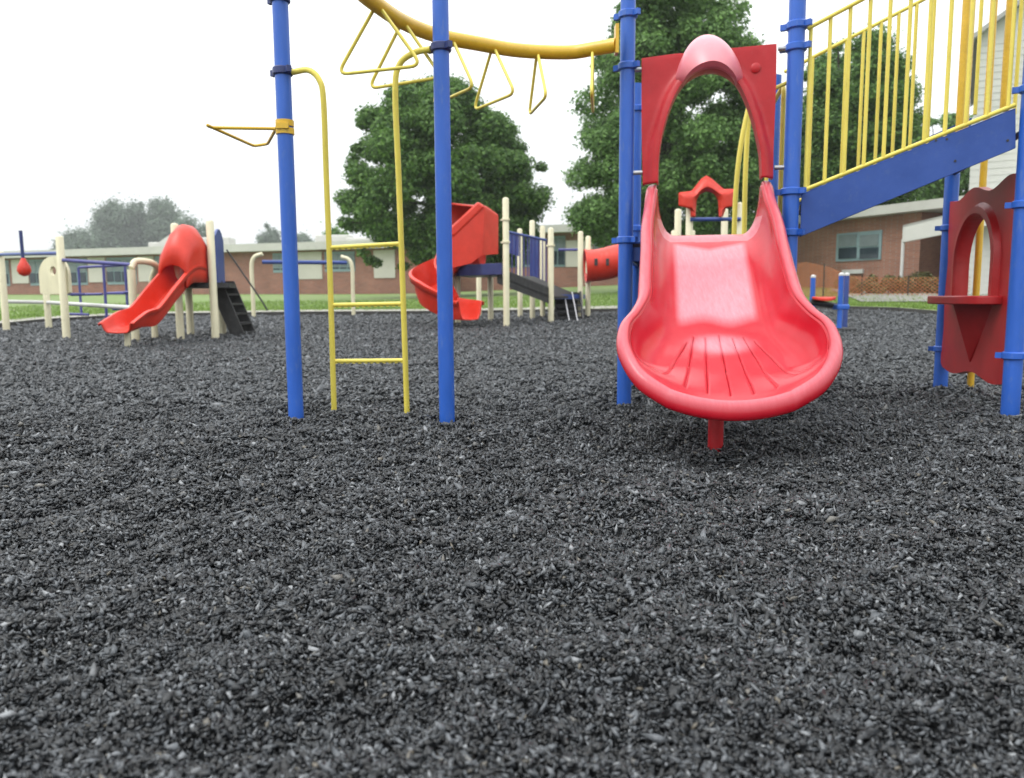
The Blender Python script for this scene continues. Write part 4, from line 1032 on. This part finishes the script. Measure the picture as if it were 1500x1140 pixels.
def tree(outline, Y, depth, nblob, rblob, nleaf, size, mat, label, trunkpx, rtrunk, name='maple_tree', group=None, flat=.72, jit=.15):
    xs = [p[0] for p in outline]; ys = [p[1] for p in outline]; cx, cy = sum(xs)/len(xs), sum(ys)/len(ys)
    base = at(trunkpx, 430, Y); base.z = terrain(base.x, base.y)
    root = thing(name, base, label, 'tree', group)
    cs = []; rs = []; hw = (max(xs)-min(xs))/2
    sc = Y/FPX; k = 0
    while len(cs) < nblob and k < 20000:
        k += 1; x, y = random.uniform(min(xs), max(xs)), random.uniform(min(ys), max(ys))
        if not inside(outline, x, y): continue
        # distance to outline for roundness
        dmin = min(math.hypot(x-px, y-py) for px, py in resamp(outline+[outline[0]], 60))
        r = rblob*random.uniform(.65, 1.25)
        if dmin*sc < r*.75: 
            if random.random() < .35: continue
            r = max(rblob*.4, dmin*sc*.95)
        dd_ = depth*math.sqrt(min(1, dmin/(hw*.75)))
        # mostly on the surface of the crown
        sgn = random.choice((-1, 1)); off = sgn*dd_*(random.random()**.45)
        if sgn > 0 and random.random() < .4: off = -off
        p = at(x, y, Y); s_ = (Y+off)/Y
        cs.append((p.x, p.y+off, p.z)); rs.append(r)
    leaves(cs, rs, nleaf, size, mat, 'crown', root, flat, jit=jit)
    top = at(cx, cy, Y)
    m = MB(); tz = base.z; hgt_ = top.z-tz
    ps = [V(base.x, base.y, tz-.3), V(base.x, base.y, tz+hgt_*.2), V(base.x*.6+top.x*.4, base.y, tz+hgt_*.6), V(top.x, top.y, tz+hgt_*1.25)]
    m.tube(smooth_path(ps, 5), [rtrunk*(1.25-1.1*i/15) for i in range(16)], 12)
    for i in range(14):
        c = Vector(cs[(i*37) % len(cs)]); f = .35+.6*random.random(); s0 = V(base.x*.6+top.x*.4, base.y, tz+hgt_*(.3+.6*f))
        mdp = (s0+c)/2-V(0, 0, (c-s0).length*.08); m.tube(smooth_path([s0, mdp, c], 4), [rtrunk*(.42-.035*j) for j in range(9)], 7)
    m.build('trunk', BARK, root)
    return root
T_A = [(510, 372), (500, 330), (498, 295), (512, 262), (520, 225), (530, 178), (555, 150), (590, 130), (622, 122), (660, 116), (690, 128), (712, 148), (738, 168), (762, 200), (785, 232), (800, 262), (803, 300), (795, 345), (775, 385), (730, 402), (670, 405), (600, 395), (550, 385)]
tree(T_A, 42, 4.6, 230, .92, 190000, .185, LEAF1, 'dark dense round maple rising behind the spiral slide between two blue posts', 655, .3)
T_B = [(822, 330), (820, 270), (842, 228), (850, 185), (842, 150), (862, 110), (885, 70), (905, 25), (930, -30), (975, -70), (1020, -70), (1050, -20), (1080, 20), (1092, 60), (1110, 110), (1125, 170), (1135, 240), (1130, 310), (1100, 355), (1040, 375), (960, 378), (890, 366), (845, 352)]
tree(T_B, 36, 4.6, 330, .85, 230000, .155, LEAF2, 'tall broad linden filling the view behind the red slide hood', 985, .33, 'linden_tree')
T_C = [(1150, 345), (1148, 250), (1160, 160), (1178, 105), (1205, 70), (1235, 55), (1268, 62), (1292, 85), (1310, 125), (1318, 165), (1330, 190), (1338, 225), (1340, 262), (1325, 290), (1290, 315), (1240, 340), (1205, 370), (1170, 375)]
tree(T_C, 40, 4, 190, .9, 130000, .175, LEAF1, 'bushy green tree standing behind the yellow ramp railing', 1225, .28)
T_D = [(1322, 302), (1328, 250), (1345, 205), (1368, 165), (1392, 165), (1412, 190), (1430, 240), (1432, 302)]
tree(T_D, 56, 3, 60, .9, 26000, .25, LEAF2, 'smaller light green tree above the brick school roof beside the pale hall', 1375, .2, 'linden_tree')
GRY = 'hazy trees beyond the long school roof'
for ol, Y, nb, rb_, nl, sz, lb_, tx, nm in (
    ([(140, 385), (142, 330), (150, 305), (168, 292), (182, 295), (190, 320), (200, 385)], 120, 60, 1.5, 15000, .6, 'grey-green poplar in the middle of the hazy clump beyond the school roof', 168, 'poplar_tree'),
    ([(195, 385), (190, 330), (200, 302), (214, 298), (222, 318), (228, 385)], 124, 50, 1.4, 11000, .6, 'slim grey-green poplar between two taller hazy poplars', 208, 'poplar_tree'),
    ([(220, 385), (222, 320), (232, 293), (246, 290), (258, 302), (263, 330), (270, 385)], 122, 55, 1.5, 13000, .6, 'tall grey-green poplar just behind the hooded slide top', 243, 'poplar_tree'),
    ([(78, 392), (92, 355), (110, 343), (130, 342), (148, 352), (152, 392)], 112, 50, 1.5, 11000, .6, 'low rounded hazy tree beside the pale window panel post', 118, 'deciduous_tree'),
    ([(258, 385), (262, 335), (275, 322), (292, 320), (302, 335), (306, 385)], 100, 40, 1.2, 9000, .5, 'small green tree top peeking over the hooded slide', 282, 'deciduous_tree'),
    ([(382, 372), (384, 348), (394, 330), (404, 340), (412, 372)], 110, 30, 1.0, 6000, .5, 'small grey conifer above the roof beside the leftmost blue post', 396, 'conifer_tree'),
    ([(425, 372), (430, 352), (444, 344), (458, 352), (465, 372)], 110, 30, 1.0, 6000, .5, 'low grey tree above the roof seen through the yellow ladder', 446, 'deciduous_tree'),
    ([(478, 372), (482, 345), (496, 338), (512, 350), (518, 380)], 70, 30, .9, 6000, .4, 'low green tree at the foot of the dark round maple', 498, 'deciduous_tree')):
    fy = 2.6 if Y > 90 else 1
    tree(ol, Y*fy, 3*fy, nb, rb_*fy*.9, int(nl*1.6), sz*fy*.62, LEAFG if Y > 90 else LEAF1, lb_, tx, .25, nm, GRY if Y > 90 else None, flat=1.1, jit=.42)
# shrubs by the right wing
def shrub(x0, x1, y0, y1, Y, n, size, mat, label, name='shrub', group=None):
    a, b = at(x0, y1, Y), at(x1, y1, Y); zt = at((x0+x1)/2, y0, Y).z; zb = terrain((a.x+b.x)/2, Y)
    root = thing(name, V((a.x+b.x)/2, Y, zb), label, 'shrub', group); cs = []; rs = []
    k = max(3, int((b.x-a.x)/.35))
    for i in range(k*3):
        r = (zt-zb)*random.uniform(.22, .36); cs.append((random.uniform(a.x+r*.5, b.x-r*.5), Y+random.uniform(-.5, .5), random.uniform(zb+r*.5, zt-r))); rs.append(r)
    leaves(cs, rs, n, size, mat, 'foliage', root, .9)
    m = MB()
    for i in range(5): c = cs[i]; m.tube([V(c[0], c[1], zb-.1), V(*c)], .02, 5)
    m.build('stem', BARK, root)
HG = 'bushes along the brick school wall'
ORG_M = paint('orange_mesh_plastic', (.62, .22, .09), .5, .15, 4, spec=.3)
FY = 26.3
mf = thing('mesh_fence', gz(at(1235, 428, FY)), 'sagging orange plastic mesh fence strung in front of the bushes and brick wall', 'fence')
mm = MB(); sp_f = .085
def ftop(x): return float(np.interp(x, [1150, 1180, 1215, 1240, 1300, 1420], [388, 384, 392, 404, 407, 405]))
def fpt(u, h):      # u: pixel column, h 0..1
    b_ = at(u, 428, FY+.25*math.sin(u*.05)); b_.z = terrain(b_.x, b_.y)+.03; t_ = at(u, ftop(u), FY+.25*math.sin(u*.05)).z
    return V(b_.x, b_.y, b_.z+(t_-b_.z)*h)
du = 3.6
for k in range(-16, int(270/du)):
    for sg in (1, -1):
        p0, p1 = None, None; u0 = 1150+k*du; u1 = u0+42
        if u0 > 1228 and k % 2: continue
        a_, b2_ = max(1150, u0), min(1420, u1)
        if b2_ <= a_: continue
        h0, h1 = (a_-u0)/42, (b2_-u0)/42
        if sg < 0: h0, h1 = 1-h0, 1-h1
        q0, q1 = fpt(a_, h0), fpt(b2_, h1); w2 = V(0, 0, .011 if u0 < 1228 else .009)
        mm.add([q0-w2, q1-w2, q1+w2, q0+w2], [(0, 1, 2, 3)])
mm.build('mesh', ORG_M, mf, False)
for u in (1152, 1206, 1262, 1330, 1398):
    p_, q_ = fpt(u, 0), fpt(u, 1.08); MB().tube([p_-V(0, 0, .15), q_], .02, 7).build('stake', BARK, mf)
for i, (x0, x1, y0, lb_) in enumerate(((1225, 1262, 404, 'low green bush below the brick wall vent'), (1262, 1305, 401, 'olive clipped bush below the double window'), (1303, 1345, 400, 'olive clipped bush at the foot of the white porch post'), (1343, 1400, 396, 'wide green bush in front of the dark porch'))):
    shrub(x0, x1, y0, 428, 28.2, 6000, .1, LEAFB, lb_, group=HG)
# grass blades near the border (uncountable)
def grass(n):
    az = rng.uniform(-.75, .72, n); r = np.array([rb(a) for a in az])+np.where(rng.random(n) < .12, .1, 1.6)+rng.random(n)**2*14
    X = r*np.sin(az); Y = r*np.cos(az); Z = np.array([terrain(x, y) for x, y in zip(X, Y)])+.03
    h = .05+.07*rng.random(n); w = .006+.006*rng.random(n)+r*.0004; th = rng.uniform(0, 2*PI, n); lx = rng.normal(0, .03, n); ly = rng.normal(0, .03, n)
    v = np.stack([np.stack([X-w*np.cos(th), Y-w*np.sin(th), Z-.02], 1), np.stack([X+w*np.cos(th), Y+w*np.sin(th), Z-.02], 1), np.stack([X+lx, Y+ly, Z+h], 1)], 1).reshape(-1, 3)
    me = bpy.data.meshes.new('grass'); me.vertices.add(3*n); me.vertices.foreach_set('co', v.ravel()); me.loops.add(3*n); me.loops.foreach_set('vertex_index', np.arange(3*n, dtype=np.int32))
    me.polygons.add(n); me.polygons.foreach_set('loop_start', np.arange(0, 3*n, 3, dtype=np.int32)); me.polygons.foreach_set('loop_total', np.full(n, 3, dtype=np.int32))
    me.materials.append(leaf_mat('grass_blades', (.08, .15, .025), (.26, .38, .09))); me.update(); me.validate()
    o = link('grass', me); tag(o, 'short green lawn grass along the mulch border', 'grass', kind='stuff')
grass(70000)
# rubber mulch chips (uncountable)
def clump(X, Y):
    z = np.zeros(len(X)); r2 = np.random.default_rng(3); fade = np.clip(1-(Y-4)/8, .2, 1)
    for lam, amp, k in ((.5, .012, 7), (.22, .005, 9), (.085, .0042, 12)):
        for _ in range(k):
            a = r2.uniform(0, PI); f = 2*PI/(lam*r2.uniform(.7, 1.5)); z += amp*.5*np.sin(f*(X*math.cos(a)+Y*math.sin(a))+r2.uniform(0, 6.3))
    return z*fade
def chips():
    Xs = []; Ys = []; S = []
    def band(y0, y1, dens, size):
        k = int(dens*(y1-y0)*((y0+y1)/2*1.38+1.3)); y = rng.uniform(y0, y1, int(k*1.3)); half = y*.69+.65
        keep = rng.random(len(y)) < half/half.max(); y = y[keep]; half = half[keep]
        x = rng.uniform(-1, 1, len(y))*half; Xs.append(x); Ys.append(y); S.append(np.full(len(y), size))
    band(.85, 1.6, 30000, .0092); band(1.6, 2.4, 21000, .0108); band(2.4, 3.6, 13000, .013); band(3.6, 5.2, 7500, .016); band(5.2, 8, 2800, .024); band(8, 12, 1300, .031); band(12, 16, 650, .04); band(16, 20.5, 420, .045)
    X = np.concatenate(Xs); Y = np.concatenate(Ys); s = np.concatenate(S); n = len(X)
    r_ = np.hypot(X, Y); az_ = np.arctan2(X, Y); kp = r_ < np.interp(az_, BA, BR)-.3; X, Y, s = X[kp], Y[kp], s[kp]; n = len(X)
    Z = np.array([hgt(x, y) for x, y in zip(X, Y)])+rng.random(n)**1.4*s*1.5-.012+s*.1+clump(X, Y)
    s = s*np.exp(rng.normal(0, .28, n))
    ln = s*(.65+.75*rng.random(n)**1.5); wd = s*(.30+.38*rng.random(n)); th = s*(.18+.28*rng.random(n))
    # octahedral shard: 6 corners, jittered
    base = np.array([[1, 0, 0], [-1, 0, 0], [0, 1, 0], [0, -1, 0], [0, 0, 1], [0, 0, -1]], float)
    v = base[None]*np.stack([ln, wd, th], 1)[:, None, :]
    v[:, 0:2, 1] += rng.normal(0, .35, (n, 2))*wd[:, None]; v[:, 0:2, 2] += rng.normal(0, .5, (n, 2))*th[:, None]
    v[:, 2:6, 0] += rng.normal(0, .45, (n, 4))*ln[:, None]*.8
    yaw = rng.uniform(0, 2*PI, n); pit = rng.normal(0, .6, n); rol = rng.normal(0, .8, n)
    cy, sy, cp, sp, c_, s_ = np.cos(yaw), np.sin(yaw), np.cos(pit), np.sin(pit), np.cos(rol), np.sin(rol)
    Rm = np.zeros((n, 3, 3))
    Rm[:, 0, 0] = cy*cp; Rm[:, 0, 1] = cy*sp*s_-sy*c_; Rm[:, 0, 2] = cy*sp*c_+sy*s_
    Rm[:, 1, 0] = sy*cp; Rm[:, 1, 1] = sy*sp*s_+cy*c_; Rm[:, 1, 2] = sy*sp*c_-cy*s_
    Rm[:, 2, 0] = -sp; Rm[:, 2, 1] = cp*s_; Rm[:, 2, 2] = cp*c_
    v = np.einsum('nij,nkj->nki', Rm, v)+np.stack([X, Y, Z], 1)[:, None, :]
    F = np.array([[0, 2, 4], [2, 1, 4], [1, 3, 4], [3, 0, 4], [2, 0, 5], [1, 2, 5], [3, 1, 5], [0, 3, 5]])
    li = (F[None]+6*np.arange(n)[:, None, None]).reshape(-1).astype(np.int32)
    me = bpy.data.meshes.new('rubber_mulch'); me.vertices.add(6*n); me.vertices.foreach_set('co', v.ravel())
    me.loops.add(len(li)); me.loops.foreach_set('vertex_index', li); k = 8*n
    me.polygons.add(k); me.polygons.foreach_set('loop_start', np.arange(0, 3*k, 3, dtype=np.int32)); me.polygons.foreach_set('loop_total', np.full(k, 3, dtype=np.int32))
    me.materials.append(CHIPS); me.materials.append(CHIPS2)
    me.polygons.foreach_set('material_index', np.repeat((Y+rng.normal(0, .5, n) > 4.6).astype(np.int32), 8)); me.update()
    o = link('rubber_mulch', me); tag(o, 'loose black shredded rubber mulch covering the playground', 'mulch', kind='stuff')
    print('chips', n)
chips()

# ================================================================== LIGHT, SKY, CAMERA
hz = MB().box((0, 0, 22), (900, 900, 50)).build('haze', BLACK, None, False)
hz.data.materials.clear(); hm = bpy.data.materials.new('haze_air'); hm.use_nodes = True; hn = hm.node_tree; hn.nodes.remove(hn.nodes['Principled BSDF'])
pv = hn.nodes.new('ShaderNodeVolumePrincipled'); pv.inputs['Color'].default_value = (.93, .95, .97, 1); pv.inputs['Density'].default_value = .00055
hn.links.new(pv.outputs[0], hn.nodes['Material Output'].inputs['Volume']); hz.data.materials.append(hm); tag(hz, 'thin pale misty air', 'haze', kind='stuff')
w = bpy.data.worlds.new("World"); bpy.context.scene.world = w; w.use_nodes = True
nt = w.node_tree; bg = nt.nodes['Background']
sky = nt.nodes.new('ShaderNodeTexSky'); sky.sky_type = 'NISHITA'; sky.sun_disc = False
SE, SR = math.radians(55), math.radians(-60)
sky.sun_elevation = SE; sky.sun_rotation = SR; sky.dust_density = 4; sky.air_density = 1
hs = nt.nodes.new('ShaderNodeHueSaturation'); hs.inputs['Saturation'].default_value = .25
mx = nt.nodes.new('ShaderNodeMixRGB'); mx.inputs['Fac'].default_value = .82; mx.inputs['Color2'].default_value = (14.2, 14.6, 14.8, 1)
tcw = nt.nodes.new('ShaderNodeTexCoord'); spw = nt.nodes.new('ShaderNodeSeparateXYZ'); nt.links.new(tcw.outputs['Generated'], spw.inputs[0])
mrw = nt.nodes.new('ShaderNodeMapRange'); mrw.inputs['From Min'].default_value = 0; mrw.inputs['From Max'].default_value = 1; mrw.inputs['To Min'].default_value = .44; mrw.inputs['To Max'].default_value = 1.35
nt.links.new(spw.outputs['Z'], mrw.inputs['Value'])                     # overcast sky: brighter overhead than at the horizon
mlw = nt.nodes.new('ShaderNodeMixRGB'); mlw.blend_type = 'MULTIPLY'; mlw.inputs['Fac'].default_value = 1
nt.links.new(sky.outputs[0], hs.inputs['Color']); nt.links.new(hs.outputs[0], mx.inputs['Color1']); nt.links.new(mx.outputs[0], mlw.inputs['Color1']); nt.links.new(mrw.outputs[0], mlw.inputs['Color2']); nt.links.new(mlw.outputs[0], bg.inputs['Color'])
bg.inputs['Strength'].default_value = .15
sd_ = bpy.data.lights.new('sun', 'SUN'); sd_.energy = 1.0; sd_.angle = math.radians(25); sd_.color = (1, .96, .9)
so_ = bpy.data.objects.new('sun', sd_); C.objects.link(so_)
dirv = V(math.sin(SR)*math.cos(SE), math.cos(SR)*math.cos(SE), math.sin(SE))
dirv = V(-.55, -.25, .8).normalized()
sky.sun_elevation = math.asin(dirv.z); sky.sun_rotation = math.atan2(dirv.x, dirv.y)
so_.rotation_euler = dirv.to_track_quat('Z', 'Y').to_euler(); so_.location = (-10, -5, 20)
cd = bpy.data.cameras.new('camera'); co = bpy.data.objects.new('camera', cd); C.objects.link(co)
cd.sensor_fit = 'HORIZONTAL'; cd.sensor_width = 36; cd.lens = FPX/1500*36; cd.clip_start = .05; cd.clip_end = 1500
co.matrix_world = Matrix.Translation(CAM) @ M3.to_4x4()
cd.dof.use_dof = True; cd.dof.focus_distance = 2.9; cd.dof.aperture_fstop = 3.5
sc = bpy.context.scene; sc.camera = co
sc.view_settings.view_transform = 'Standard'; sc.view_settings.look = 'None'; sc.view_settings.exposure = .2; sc.view_settings.gamma = 1
sc.render.engine = 'CYCLES'; sc.cycles.use_denoising = True
